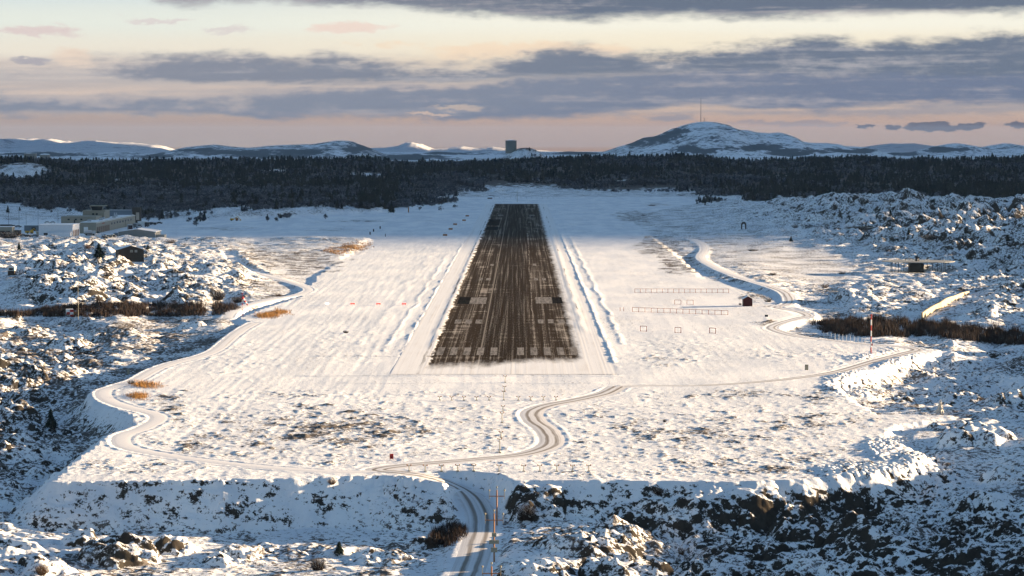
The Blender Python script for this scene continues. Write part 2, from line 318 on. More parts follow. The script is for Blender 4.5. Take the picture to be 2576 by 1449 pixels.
for k in range(len(qa)):
    d = np.hypot(qx-qa[k, 0], qy-qa[k, 1]); Hm += wz[k]*d; Ram += wr[k]*d
Hm = np.clip(Hm, -9.5, 24); Ram = np.clip(Ram-.12, .02, 3.2)
def sdf(X, Y, poly):
    best = np.full(X.shape, 1e9); ins = np.zeros(X.shape, bool); n = len(poly)
    for i in range(n):
        (x1, y1), (x2, y2) = poly[i], poly[(i+1) % n]; ex, ey = x2-x1, y2-y1
        t = np.clip(((X-x1)*ex+(Y-y1)*ey)/(ex*ex+ey*ey), 0, 1)
        best = np.minimum(best, (X-x1-t*ex)**2+(Y-y1-t*ey)**2)
        if y1 != y2: ins ^= ((y1 > Y) != (y2 > Y)) & (X < ex*(Y-y1)/ey+x1)
    return np.where(ins, -1, 1)*np.sqrt(best)
plw = [G(a, b) for a, b in PL]
sd_l = sdf(Xl, Yl, plw)+np.where(Yl < 1300, .7*perlin(Xl/5, Yl/5, 141)+.5*perlin(Xl/2, Yl/2, 142), 0)
# ---- far forest ridge and beyond
RID = np.array([(-900,406),(0,407),(300,412),(500,410),(850,409),(930,404),(1000,416),(1150,417),(1290,412),(1500,404),(1720,399),(1850,411),(2000,411),(2180,403),(2280,411),(2400,398),(2576,401),(3500,398)], float)
FED = np.array([(-900,530),(0,524),(150,530),(330,553),(500,555),(620,548),(900,536),(1000,524),(1140,510),(1300,490),(1480,496),(1650,506),(1780,510),(1860,508),(2000,512),(2100,516),(3500,520)], float)   # where the forest starts (picture row on flat ground)
pxl = CX+F*UC[cs][None, :]+0*Yl
DR = 4000.
rz = CH-(np.interp(pxl, RID[:, 0], RID[:, 1])-HY)/F*DR
y0 = F*CH/(np.interp(pxl, FED[:, 0], FED[:, 1])-HY); y0 = np.minimum(y0, 2600)
s = sst(Yl, y0, DR)**1.35
far = rz*s*np.where(Yl > DR, 1-.8*sst(Yl, DR, 5600), 1)+s*(1-sst(Yl, 5600, 7000))*3.2*fbm(Xl/180, Yl/260, 3, 5)
def bump(H, px, py, Y, rx, ry, hh): x0 = xat(px, py, Y); return H+hh*np.exp(-(((Xl-x0)/rx)**2+((Yl-Y)/ry)**2)**1.5)
far = bump(far, 45, 412, 3300, 55, 120, 16); far = bump(far, 1322, 380, 4740, 36, 130, 24); far = bump(far, 1225, 395, 4650, 60, 140, 12); far = bump(far, 1350, 392, 4700, 40, 120, 4)
far = bump(far, 1250, 468, 2850, 9, 30, 5); far = bump(far, 1295, 466, 2850, 10, 30, 4.5)
far = bump(far, 2450, 392, 5200, 130, 250, 17)
fm = sst(Yl, 2150, 2550)
nearfld = Yl < 2600
out_w = np.maximum(sd_l, 0)
Ho = Hm*(1-fm)+far*fm+np.where(nearfld, (1-fm)*far*.5*(sst(Yl, y0, y0+300)), 0)
Hb = np.clip(Ho, -.80*out_w, .42*out_w)
Hb = np.where(sd_l < 0, 0, Hb)
beyond = sst(Yl, 2500, 2700); Hb = Hb*(1-beyond)+Ho*beyond
def up(A):                                                  # bilinear from the coarse to the full grid
    t = np.empty((len(rs), NC), f32)
    for i in range(len(rs)): t[i] = np.interp(np.arange(NC), cs, A[i])
    r = np.interp(np.arange(NR), rs, np.arange(len(rs))); i0 = np.minimum(r.astype(int), len(rs)-2); w = (r-i0).astype(f32)[:, None]
    return t[i0]*(1-w)+t[i0+1]*w
X = (WR[:, None]*UC[None, :]); Y = np.repeat(YR[:, None], NC, 1)
Hb = Hb-Yl**2/(2*6.371e6)*sst(Yl, 4000, 7000)
H = up(Hb); SD = up(np.clip(sd_l, -60, 200)); RA = up(Ram)
cell = np.maximum(.00046*Y, np.gradient(YR)[:, None])
outw = sst(SD, .3, 5.)
# ---- outcrops
MO = [(290,1372,95,2.6),(440,1345,60,2.0),(120,1405,70,1.8),(210,1340,50,1.6),(540,1375,60,1.3),(640,1352,110,1.5),(830,1345,75,1.3),(960,1362,70,1.5),(1060,1330,50,1.6),
(1350,1290,80,3.6),(1300,1250,30,1.8),(2450,1120,90,2.2),(2550,1190,80,2.6),(2390,1085,60,1.3),(2480,1300,70,2.),(1490,1375,120,3.),(1360,1445,95,2.0),(1580,1440,110,2.4),(1560,1330,60,1.5),(1770,1300,80,1.6),(1900,1290,60,1.2),(2010,1310,70,2.2),(2120,1340,70,2.),(1840,1390,90,1.6),(2000,1420,110,1.9),(2250,1370,90,1.6),(2420,1410,100,1.6),(1700,1430,60,1.3),
(25,1150,80,2.6),(110,1190,60,1.8),(40,1060,60,2.6),(170,885,55,2.2),(170,955,50,2.),(60,970,60,2.),(480,820,35,1.5),(60,860,60,1.5),(300,840,60,1.),(20,1240,60,1.6),(160,1250,40,1.0),
(2420,990,70,2.2),(2520,1010,60,2.2),(2300,980,50,1.2),(2480,930,60,1.0),(2300,858,26,1.1),(2390,875,26,.8),(2500,890,40,1.),(2140,765,55,2.4),(2200,770,30,1.5),(30,796,30,1.6),(1660,560,1,0.1)]
inf = Y < 1300
for k, (a, b, w, hh) in enumerate(MO):
    z0 = np.interp(0, [0], [0]); 
    x0, y0_ = G(a, b, -5 if b > 1215 or (a < 300 and b > 850) else -1)
    rx = w*y0_/F; ry = rx*1.15
    i0, i1 = np.searchsorted(YR, [y0_-ry*2.2, y0_+ry*2.2]); j0, j1 = np.searchsorted(UC, [(x0-rx*2)/y0_, (x0+rx*2)/y0_])
    xs, ys = X[i0:i1, j0:j1], Y[i0:i1, j0:j1]
    wx = .35*rx*perlin(xs/rx*1.4, ys/rx*1.4, 100+k); wy = .35*ry*perlin(xs/rx*1.4+9, ys/rx*1.4, 200+k)
    q = ((xs-x0+wx)/rx)**2+((ys-y0_+wy)/ry)**2
    bmp = hh*np.clip(1.15-q, 0, 1)**.75*(1+.25*perlin(xs/1.7, ys/1.7, 300+k))
    m = outw[i0:i1, j0:j1]; H[i0:i1, j0:j1] += (bmp*m).astype(f32); RA[i0:i1, j0:j1] = np.maximum(RA[i0:i1, j0:j1], .9*np.clip(1.3-q, 0, 1))
px_, py_ = pix(X, Y, H)
em = np.clip(np.exp(-(((px_-520)/470)**2+((py_-1268)/62)**2)**3)+np.exp(-(((px_-1650)/190)**2+((py_-1235)/30)**2)**2), 0, 1)*(Y < 470)
RA = RA*(1-.93*em)
# ---- rocky relief: warped billows and slabs, octaves dropped where the grid is too coarse
m = (outw > .01) & (RA > .03) & (Y > 200) & (Y < 5600)
xs, ys = X[m], Y[m]; ce = cell[m]; m_rel = m
wx = 2.2*perlin(xs/9, ys/9, 21); wy = 2.2*perlin(xs/9+50, ys/9, 22)
xr = (xs+wx)*.8+(ys+wy)*.35; yr = (ys+wy)*.9-(xs+wx)*.3
rel = np.zeros(xs.shape, f32); crv = np.zeros(xs.shape)
for k, wl in enumerate((26., 11., 5., 2.3, 1.1, .55)):
    a = {0: 1.1, 1: 1.1, 2: .72, 3: .38, 4: .12, 5: .06}[k]
    
    fd = np.clip(wl/(2.2*ce)-.6, 0, 1)
    p = perlin(xr/wl, yr/wl*1.15, 31+k)
    if k in (1, 2, 3): crv = np.maximum(crv, np.clip(1-np.abs(p)/{1: .05, 2: .08, 3: .10}[k], 0, 1)*fd)
    rel += (a*fd*((np.abs(p)*2.0-.55) if k in (1, 2, 3) else p)).astype(f32)
fw, f2_, iv = worley(xr/3.1, yr/3.1, 77)
rel += .55*(iv-.5)*np.clip((f2_-fw)*4, 0, 1)*np.clip(3.1/(3*ce)-.4, 0, 1)
rel *= np.where((xs > 0) & (Y[m] > 1000), 1.35, 1.0).astype(f32)
rel += (np.where((xs < 0) & (Y[m] > 850), 3.0, 2.0)*(.35-1.7*np.abs(perlin(xs/27+wx/30, ys/60, 401)))+.9*(.5-1.6*np.abs(perlin(xs/13, ys/34+wy/30, 402)))).astype(f32)*sst(RA[m], .9, 1.6)*np.where(Y[m] > 700, 1, .35)*np.where(xs > 0, 1.1, 1)
ramp_far = 1-sst(Y[m], 2600, 3200)*.6
H[m] += (rel*np.clip(RA[m], 0, 3.2)*outw[m]*1.15*ramp_far).astype(f32)
# ---- heath hummocks and wind ripples over the flat field
px_, py_ = pix(X, Y, H)
WXn = None
def ell(lst, pw=1.5):
    global WXn, WYn
    if WXn is None: WXn = fbm(X/9, Y/26, 4, 311).astype(f32); WYn = fbm(X/9+70, Y/26, 4, 322).astype(f32)
    r = np.zeros(X.shape, f32)
    for a, b, rx, ry, v in lst:
        q = ((px_-a)/rx+.55*WXn)**2+((py_-b)/ry+.55*WYn)**2; mm = q < 4
        r[mm] = np.maximum(r[mm], v*np.exp(-q[mm]**pw))
    return r
# tussocky heath on the field
HE = [(840,578,90,5,.55),(560,575,120,6,.6),(900,1140,500,70,.4),(1800,1120,450,80,.4),(850,1080,330,60,.75),(620,1120,260,40,.55),(1150,1110,160,50,.35),(1750,1090,330,55,.6),(1950,1170,330,45,.6),(2050,1060,160,40,.6),(1650,1140,250,40,.45),(350,1180,220,26,.5),(620,1165,200,20,.35),(700,995,330,16,.45),(1150,992,150,10,.4),(1900,990,330,16,.55),(2080,1000,90,28,.6),(1700,1190,500,14,.5),
(750,655,135,34,.95),(640,640,60,25,.8),(870,628,60,14,.7),(440,1040,40,35,.7),(420,1010,50,30,.8),(600,900,120,60,.3),(850,860,150,60,.22),(1700,880,170,45,.3),(1650,905,120,25,.45),(2000,890,200,25,.35),(1780,790,120,20,.1),(1660,620,70,30,.95),(1710,665,60,28,.95),(1600,545,60,16,.9),(1500,570,60,12,.1),(1910,690,110,14,.3),(1860,705,60,18,.8),(2040,665,120,5,.6),(1960,640,90,5,.5),(2150,690,120,5,.5),(2100,790,100,12,.7),(1940,812,40,10,.8),(660,547,250,6,.3),(1900,745,50,18,.8),(1950,770,40,8,.7),(640,715,70,20,.8),(690,745,60,12,.7),(560,612,70,8,.6),(640,530,200,12,.2),(900,556,90,4,.7),(1080,555,60,3,.4),(800,560,60,3,.4)]
HT = np.clip(np.maximum(ell(HE)*1.35, .50*sst(py_, 960, 1040)*(px_ > 330)*(1-.35*sst(py_, 1150, 1190))), 0, 1)*np.clip(.78+.55*fbm(X/7, Y/10, 3, 63), .2, 1.2)
flatm = 1-outw
HT = np.maximum(HT, outw*(Y < 5600)*np.clip(.62+.34*fbm(X/14, Y/22, 2, 61), .1, 1.1)*np.where((px_ < 700) & (py_ > 800) & (py_ < 1210), 1.2, .95))
mm = (HT > .05) & (Y < 2600) & (Y > 300)
xs, ys = X[mm], Y[mm]; ce = cell[mm]
hm = np.clip(fbm(xs/2.6, ys/3.4, 2, 41)*np.clip(2.6/(2*ce)-.3, 0, 1)+.03, 0, 1)*.48+.11*np.clip(perlin(xs/.9, ys/1.0, 47), -.2, 1)*np.clip(.9/(2*ce)-.3, 0, 1)
H[mm] += (hm*HT[mm]*np.where(outw[mm] > .5, .5, 1)).astype(f32)
hum = np.zeros(X.shape, f32); hum[mm] = hm
mm = (Y > 300) & (Y < 2600) & (SD < 3)
xs, ys = X[mm], Y[mm]
# runway frame
RA0 = np.array(G(1276, 884)); RA1 = np.array(G(1301, 513)); rd = (RA1-RA0)/np.linalg.norm(RA1-RA0); rn = np.array([rd[1], -rd[0]])
TT = (xs-RA0[0])*rd[0]+(ys-RA0[1])*rd[1]; SS = (xs-RA0[0])*rn[0]+(ys-RA0[1])*rn[1]
TEND = np.linalg.norm(RA1-RA0)
H[mm] += (.034*perlin(SS/1.6, TT/40, 51)*(SS < -28)+.02*perlin(SS/1.9, TT/60, 57)+.035*perlin(xs/14, ys/26, 52)+.06*perlin(xs/45, ys/70, 53)+.014*perlin(xs/1.8, ys/2.4, 54)).astype(f32)
# snow banks thrown up by the ploughs along the runway and at its near end
def bank(s0, hh, wd, t0, t1, wob, seed):
    c = s0+wob*perlin(TT/45, TT*0+seed, seed)+.35*wob*perlin(TT/9, TT*0+seed, seed+1)
    e = sst(TT, t0, t0+8)*(1-sst(TT, t1-60, t1)); return hh*e*np.exp(-((SS-c)/wd)**2)*np.clip(.8+.7*perlin(TT/4, SS/2, seed+5)+.7*perlin(TT/28, SS*0+seed, seed+6), 0, 2)
L = .0*TT
L = np.maximum(L, bank(-28.5, .19, .7, -6, 760, 1.0, 3)); L = np.maximum(L, bank(-33.5, .12, .7, -4, 620, 1.3, 13)); L = np.maximum(L, bank(-41, .07, 1.4, 20, 700, 3.2, 33)); L = np.maximum(L, bank(-24.5, .09, .6, 20, 800, .7, 43))
L = np.maximum(L, bank(27.8, .24, .8, -40, 1700, .8, 23)); L = np.maximum(L, bank(32.5, .18, .8, 20, 1300, 1.2, 53)); L = np.maximum(L, bank(24, .12, .8, 60, 1500, 1.2, 63))
def cross(t0, s0, s1, hh, seed):
    c = t0+2*perlin(SS/18, SS*0+seed, seed); return hh*sst(SS, s0, s0+4)*(1-sst(SS, s1-4, s1))*np.exp(-((TT-c)/1.5)**2)
L = np.maximum(L, cross(-73, -52, 30, .22, 71)); L = np.maximum(L, cross(-16, -52, -26, .2, 72)); L = np.maximum(L, cross(-92, -40, 24, .15, 73))
H[mm] += L.astype(f32)
sheet = (sst(SS, -28.8, -27.4)*(1-sst(SS, 26.2, 27.6))*sst(TT, -70, -67)*(1-sst(TT, TEND+2, TEND+6))).astype(f32)
H[mm] = H[mm]*(1-sheet)+(-.14)*sheet
# ---- riprap of round boulders
RP = ell([(2230,1125,60,22,1),(2300,1160,60,26,1),(2370,1210,60,34,1),(2430,1260,60,40,1),(2490,1310,60,40,1),(2330,1250,70,50,.8),(2420,1330,70,50,.8),(2200,1190,50,26,.5),(330,1216,240,5,.6),(560,1216,130,5,.8),(500,1240,45,14,.5),(2250,903,120,20,1),(2140,958,80,34,1),(2200,1182,150,26,.9),(2290,925,80,20,.8),(1760,1250,60,30,.5),(1650,1350,90,50,.5),(1010,1240,60,40,.7),(1060,1300,70,50,.5),(1950,1290,130,60,.55),(2130,1290,110,50,.5)], 2.)
mr = (RP > .05) & (Y < 1000)
f1, f2_, iv = worley(X[mr]/1.15, Y[mr]/1.0, 88)
H[mr] += (RP[mr]*(.55+.4*iv)*np.sqrt(np.clip(1-(f1/.62)**2, 0, 1))).astype(f32)
gapv = np.zeros(X.shape, f32); gapv[m_rel] = (crv*np.clip(RA[m_rel]*1.1, 0, 1)*outw[m_rel]*.62).astype(f32); gapv[mr] = RP[mr]*sst(f1, .42, .62)*.95

# ------------------------------------------------------------------ roads
def cr(pts, step=1.2):
    P = [np.array(p, float) for p in pts]; P = [2*P[0]-P[1]]+P+[2*P[-1]-P[-2]]; out = []
    for i in range(1, len(P)-2):
        n = max(2, int(np.linalg.norm(P[i+1][:2]-P[i][:2])/step))
        for k in range(n):
            t = k/n; out.append(.5*((2*P[i])+(P[i+1]-P[i-1])*t+(2*P[i-1]-5*P[i]+4*P[i+1]-P[i+2])*t*t+(3*P[i]-P[i-1]-3*P[i+1]+P[i+2])*t**3))
    out.append(P[-2]); return np.array(out)
Z0 = 0.0
ROADS = [('access_road', 5.2, [(1165,1470,-6.6),(1180,1430,-6.6),(1196,1385,-6.6),(1210,1330,-6.2),(1207,1290,-5.2),(1180,1245,-3.2),(1130,1215,-1.4),(1060,1196,-.3),(1000,1188,0),(955,1183,0),(975,1176,0),(1060,1167,0),(1200,1155,0),(1320,1142,0),(1385,1118,0),(1378,1085,0),(1345,1058,0),(1340,1035,0),(1385,1018,0),(1450,1006,0),(1520,990,0),(1556,972,0)]),
('perimeter_road', 3.8, [(1556,972,0),(1640,970,0),(1750,970,0),(1880,963,0),(2010,950,0),(2110,934,0),(2200,908,0),(2270,890,0),(2306,880,0),(2270,873,0),(2190,867,0),(2090,856,-.1),(2010,847,-.1),(1960,835,-.1),(1940,824,-.1),(1965,812,-.1),(2010,800,-.2),(2032,794,-.2),(2010,784,-.3),(1970,777,-.2),(1955,772,0),(1980,765,.2),(1985,752,.5),(1972,735,.9),(1940,722,1.2),(1890,706,1.2),(1840,690,1.),(1790,668,.4),(1762,648,0),(1772,628,-.2),(1765,612,-.3),(1735,600,-.3)]),
('perimeter_road', 3.4, [(575,636,.3),(585,652,.2),(610,672,0),(660,690,0),(720,706,0),(768,722,0),(775,732,0),(740,743,0),(680,753,0),(620,768,0),(585,784,0),(572,800,0)]),
('perimeter_road', 4.0, [(640,812,0),(605,832,0),(575,855,0),(545,880,0),(505,896,0),(440,912,0),(390,930,0),(345,955,-.1),(300,970,-.1),(262,984,-.1),(270,1005,-.1),(320,1024,-.1),(385,1040,0),(398,1055,0),(360,1078,0),(310,1096,0),(315,1122,0),(400,1142,0),(550,1163,0),(700,1178,0),(850,1187,0),(960,1186,0)])]
rdist = np.full(X.shape, 99., f32); rzv = np.zeros(X.shape, f32)
roadlines = []
for nm, wd, pts in ROADS:
    ln = cr([G(a, b, z)+(z,) for a, b, z in pts]); roadlines.append((nm, wd, ln))
    tg = np.gradient(ln, axis=0); tg = tg/np.linalg.norm(tg[:, :2], axis=1)[:, None]
    for (x0, y0_, z0), (tx0, ty0, tz0) in zip(ln[::2], tg[::2]):
        R = wd/2+5.5
        i0, i1 = np.searchsorted(YR, [y0_-R, y0_+R]); j0, j1 = np.searchsorted(UC, [(x0-R)/y0_-.001, (x0+R)/y0_+.001])
        d = (np.hypot(X[i0:i1, j0:j1]-x0, Y[i0:i1, j0:j1]-y0_)-wd/2).astype(f32)
        sub = rdist[i0:i1, j0:j1]; mk = d < sub; sub[mk] = d[mk]; rzv[i0:i1, j0:j1][mk] = (z0+tz0*np.clip((X[i0:i1, j0:j1]-x0)*tx0+(Y[i0:i1, j0:j1]-y0_)*ty0, -1.6, 1.6))[mk]
k = 1-sst(rdist, .5, 3.2); H = H*(1-k)+(rzv-.02)*k
H = H-.07*(1-sst(rdist, -.5, .0))+.09*np.exp(-((rdist-.8)/.5)**2)*(rdist < 4)*np.clip(.9+1.3*perlin(X/3, Y/3, 5), 0, 2)*(outw < .9)
# level pads for buildings (column, row, radius m, height)
def pad(x0, y0_, rx, ry, z):
    global H
    q = np.maximum(np.abs(X-x0)/rx, np.abs(Y-y0_)/ry); mk = q < 1.6; w = (1-sst(q[mk], 1, 1.6)); H[mk] = H[mk]*(1-w)+z*w
hx, hy = G(325, 655, 3.0); pad(hx, hy-9, 10, 22, 2.3)
tx, ty = G(28, 699, .5); pad(tx, ty, 4, 4, .5)
vx, vy = G(2314, 686, .5); pad(vx, vy, 12, 10, .5)

def ground(x, y):
    w = max(y, 250.); i = min(max(np.searchsorted(YR, y), 1), NR-1); j = min(max(np.searchsorted(UC, x/w), 1), NC-1)
    ty_ = (y-YR[i-1])/(YR[i]-YR[i-1]); tx_ = (x/w-UC[j-1])/(UC[j]-UC[j-1])
    return float((H[i-1, j-1]*(1-tx_)+H[i-1, j]*tx_)*(1-ty_)+(H[i, j-1]*(1-tx_)+H[i, j]*tx_)*ty_)
def on(px, py, ymin=330.):                                   # first ground point met by the line of sight
    d = ray(px, py); u = d[0]/d[1]; j = min(max(np.searchsorted(UC, u), 1), NC-1)
    zr_ = CH+d[2]/d[1]*YR; hit = np.nonzero((zr_ <= H[:, j]) & (YR > ymin))[0]
    if not len(hit): return (u*4000, 4000., ground(u*4000, 4000.))
    yy = float(YR[hit[0]]); return (u*yy, yy, float(H[hit[0], j]))

CLRG = [(1300,482,190,16,1),(1480,490,260,14,1),(922,441,42,6,1),(1570,459,30,6,1),(55,432,66,21,1),(2400,398,95,10,1),(560,470,20,5,1),(1960,445,30,4,1),(300,455,24,5,1),(700,430,30,4,1),(1180,452,26,4,1),(2200,440,24,4,1),(835,448,16,4,1),(1390,452,60,4,1),(1210,388,80,16,1),(1310,388,60,12,1),(1700,480,90,8,1)]
# ---- cover attribute: rock share, heath, brown grass, boulder gaps
px_, py_ = pix(X, Y, H)
rock = np.clip(outw*(.30+.62*np.clip(RA, 0, 1.2)), 0, 1)*np.clip(.8+.45*fbm(X/16, Y/30, 3, 95), .35, 1.2)
rock *= np.where(Y > 5000, .4, 1)
smooth_dome = ell([(2450,1150,120,70,1.)]); rock *= 1-.55*smooth_dome; 
GR = ell([(850,992,420,9,.5),(1950,992,330,11,.5),(1150,985,200,6,.35),(365,966,40,7,1.),(350,998,32,8,1.),(425,1058,24,10,.7),(880,622,52,10,1.),(690,788,40,7,1.),(660,795,30,4,.8),(1650,515,60,9,.75),(1600,522,30,6,.6),(1750,512,50,6,.6),(1625,597,12,5,.9),(2060,800,60,5,.4),(480,790,140,7,.75),(1960,722,40,5,.5),(1830,700,30,4,.4),(2180,835,50,5,.6),(850,612,30,5,.8),(2010,990,30,8,.4),(100,1030,30,6,.4),(2120,790,40,4,.6),(430,1000,30,20,.35)])
HTc = HT*.8+np.clip(hum, 0, 1)*HT*.9
HTc = np.maximum(HTc, .25+.14*fbm(X/20, Y/60, 3, 91)+.10*perlin(X/1.6, Y/30, 92)); fz = sst(Y, 2560, 2750)*(1-ell(CLRG, 2.)); fz = fz*(1-.75*sst(Y, 6000, 8000)); HTc = np.maximum(HTc, 1.25*fz); rock = np.maximum(rock, fz*.9); HTc *= 1-.6*np.clip(em, 0, 1); rock = np.maximum(rock, (.54+.12*perlin(X/12, Y/5, 98))*np.clip(em, 0, 1)*(SD > .5)); HTc *= sst(rdist, 0, 1.5); GR *= sst(rdist, 0, 1.2); rock *= sst(rdist, .3, 2); gapv *= sst(rdist, 0, 1.2)
col4 = np.stack([rock, np.clip(HTc, 0, 1.3), GR, gapv], -1).reshape(-1, 4)
V = np.stack([X, Y, H], -1).reshape(-1, 3)
ground_o = npmesh('ground', V, gridq(NR, NC), M_ter, True, cols={'cover': col4}); tag(ground_o, kind='structure')
del V, col4

# ---- road ribbons
def road_mat():
    m = bpy.data.materials.new('road_snow'); m.use_nodes = True; t = NT(m.node_tree); p = t.n['Principled BSDF']
    uv = t.node('ShaderNodeUVMap').outputs[0]; u, v, _ = t.sep(uv); P = t.node('ShaderNodeNewGeometry').outputs['Position']
    n = t.noise(t.xyz(t.mul(u, 2.2), t.mul(v, .022)), 1, 5, .6); n2 = t.noise(P, .09, 3, .5); n3 = t.noise(P, 1.5, 4, .6)
    au = t.m('ABSOLUTE', t.sub(u, t.mul(t.sub(n2, .5), .8)))
    tr = t.mul(t.ss(t.sub(.55, t.m('ABSOLUTE', t.sub(au, .95))), 0, .4), 1.0)
    a = t.node('ShaderNodeAttribute', attribute_name='wear'); w = t.sep(a.outputs['Vector'])[0]
    f = t.mul(t.ss(t.add(t.mul(n, .55), t.add(t.mul(tr, .24), t.mul(w, .42))), .55, 1.05), 1.0)
    c = t.mix(f, t.mix(n3, (.66, .66, .68, 1), (.8, .8, .82, 1)), t.mix(n, (.10, .085, .07, 1), (.27, .23, .195, 1)))
    t.l.new(c, p.inputs['Base Color']); p.inputs['Roughness'].default_value = 1; p.inputs['Specular IOR Level'].default_value = 0; return m
M_road = road_mat()
WEAR = {0: lambda q, px, py: .95 if py > 960 else .8, 1: lambda q, px, py: .9 if px > 1750 and py > 875 else (.75 if py > 720 else .3), 2: lambda q, px, py: .22, 3: lambda q, px, py: .38 if py < 960 else .22}
for ri, (nm, wd, ln) in enumerate(roadlines):
    t = np.gradient(ln[:, :2], axis=0); t /= np.linalg.norm(t, axis=1)[:, None]; nrm = np.stack([t[:, 1], -t[:, 0]], 1)
    us = np.linspace(-wd/2-.1, wd/2+.1, 7); k = np.concatenate([[0], np.cumsum(np.linalg.norm(np.diff(ln[:, :2], axis=0), axis=1))])
    Vv = []; UV = []; Wc = []
    for i in range(len(ln)):
        a, b = pix(ln[i, 0], ln[i, 1], ln[i, 2]); w = WEAR[ri](i, a, b)
        for u in us: Vv.append((ln[i, 0]+nrm[i, 0]*u, ln[i, 1]+nrm[i, 1]*u, ln[i, 2]+.03-.05*abs(u/wd*2)**3)); UV.append((u, k[i])); Wc.append((w, w, w, 1))
    o = npmesh(nm, Vv, gridq(len(ln), 7)[:, ::-1], M_road, True, uv=UV, cols={'wear': Wc}); tag(o, kind='structure')

# ------------------------------------------------------------------ runway
def runway_mat():
    m = bpy.data.materials.new('swept_asphalt'); m.use_nodes = True; t = NT(m.node_tree); p = t.n['Principled BSDF']
    o = t.node('ShaderNodeTexCoord').outputs['Object']; s, l, _ = t.sep(o)
    A = t.noise(t.xyz(t.mul(s, 1.1), t.mul(l, .004)), 1, 6, .65); B = t.noise(t.xyz(t.mul(s, .05), t.mul(l, .13), 4.), 1, 6, .75)
    Cn = t.noise(t.xyz(t.mul(s, .16), t.mul(l, .012), 8.), 1, 4, .55); Fn = t.noise(t.xyz(t.mul(s, 3.), t.mul(l, .25), 2.), 1, 4, .6)
    E = t.noise(t.xyz(t.mul(s, .3), t.mul(l, .05), 5.), 1, 5, .65)
    cen = t.ss(t.m('ABSOLUTE', t.add(s, 1.5)), 9.5, 5.0)
    line = t.ss(t.sub(.35, t.m('ABSOLUTE', t.add(s, 7.2))), 0, .3)
    line2 = t.mul(t.ss(t.sub(.3, t.m('ABSOLUTE', t.sub(s, t.add(7.6, t.mul(t.sub(Cn, .5), 3))))), 0, .3), t.ss(E, .4, .6))
    line3 = t.mul(t.ss(t.sub(.22, t.m('ABSOLUTE', t.add(s, t.add(12.4, t.mul(l, .0))))), 0, .25), t.ss(E, .35, .55))
    dust = t.ss(t.sub(t.add(t.mul(A, .42), t.add(t.mul(B, .40), t.add(t.mul(Cn, .32), t.mul(Fn, .10)))), t.mul(cen, .035)), .625, .75)
    dust = t.m('MAXIMUM', t.mul(t.ss(t.add(t.mul(A, .8), t.mul(Fn, .3)), .52, .78), .58), t.m('MAXIMUM', t.mul(dust, .85), t.mul(t.m('MAXIMUM', t.mul(line, .5), t.m('MAXIMUM', t.mul(line2, .75), t.mul(line3, .6))), 1)))
    asp = t.mix(Fn, (.020, .014, .010, 1), (.060, .045, .033, 1))
    asp = t.mix(t.mul(cen, t.ss(A, .3, .7)), asp, (.014, .011, .009, 1))
    c = t.mix(dust, asp, (.42, .375, .33, 1))
    # edges: snow pushed off the sides and past the end
    edl = t.add(t.add(s, 20.0), t.mul(t.sub(E, .5), 6.0)); edr = t.sub(t.add(18.6, t.mul(t.sub(E, .5), 4.5)), s)
    en = t.add(t.add(l, 38.), t.add(t.mul(t.sub(Cn, .5), 40), t.add(t.mul(t.sub(E, .5), 30), t.mul(s, -.5)))); ef = t.sub(TEND+1, l)
    ins = t.mul(t.mul(t.ss(edl, -.4, .4), t.ss(edr, -2., 1.2)), t.mul(t.ss(en, -10, 14), t.ss(ef, 0, 3)))
    sn = t.mix(t.mul(t.ss(t.add(t.mul(A, .7), t.mul(E, .3)), .46, .70), .55), (.78, .78, .79, 1), (.55, .51, .47, 1))
    gap = t.mul(t.ss(t.sub(.5, t.m('ABSOLUTE', t.add(s, t.add(21.6, t.mul(t.sub(E, .5), 2))))), 0, .3), t.ss(Cn, .42, .6))
    gap = t.m('MAXIMUM', gap, t.mul(t.ss(t.sub(.4, t.m('ABSOLUTE', t.sub(s, t.add(22.8, t.mul(t.sub(E, .5), 2))))), 0, .3), t.ss(Cn, .5, .62)))
    sn = t.mix(t.mul(gap, .75), sn, (.09, .075, .06, 1))
    c = t.mix(ins, sn, c)
    t.l.new(c, p.inputs['Base Color']); p.inputs['Roughness'].default_value = 1; p.inputs['Specular IOR Level'].default_value = 0
    b = t.node('ShaderNodeBump'); b.inputs['Strength'].default_value = .4; b.inputs['Distance'].default_value = .12
    t.l.new(t.add(t.mul(ins, -1.0), A), b.inputs['Height']); t.l.new(b.outputs[0], p.inputs['Normal']); return m
nt_ = 400; tv = np.linspace(-69, TEND+5, nt_); sv = np.linspace(-28.3, 27.2, 60)
SSg, TTg = np.meshgrid(sv, tv)
Z = .03+.0*SSg+.22*np.exp(-((SSg+20.9+.8*perlin(TTg/30, TTg*0, 5))/.7)**2)*sst(TTg, 0, 30)+.18*np.exp(-((SSg-22.5-.8*perlin(TTg/30, TTg*0, 7))/.8)**2)*sst(TTg, 60, 90)
run = npmesh('runway', np.stack([SSg, TTg, Z], -1), gridq(nt_, 60), runway_mat(), True); tag(run, kind='structure')
RZ = -math.atan2(rd[0], rd[1]); run.location = (RA0[0], RA0[1], 0); run.rotation_euler = (0, 0, RZ)
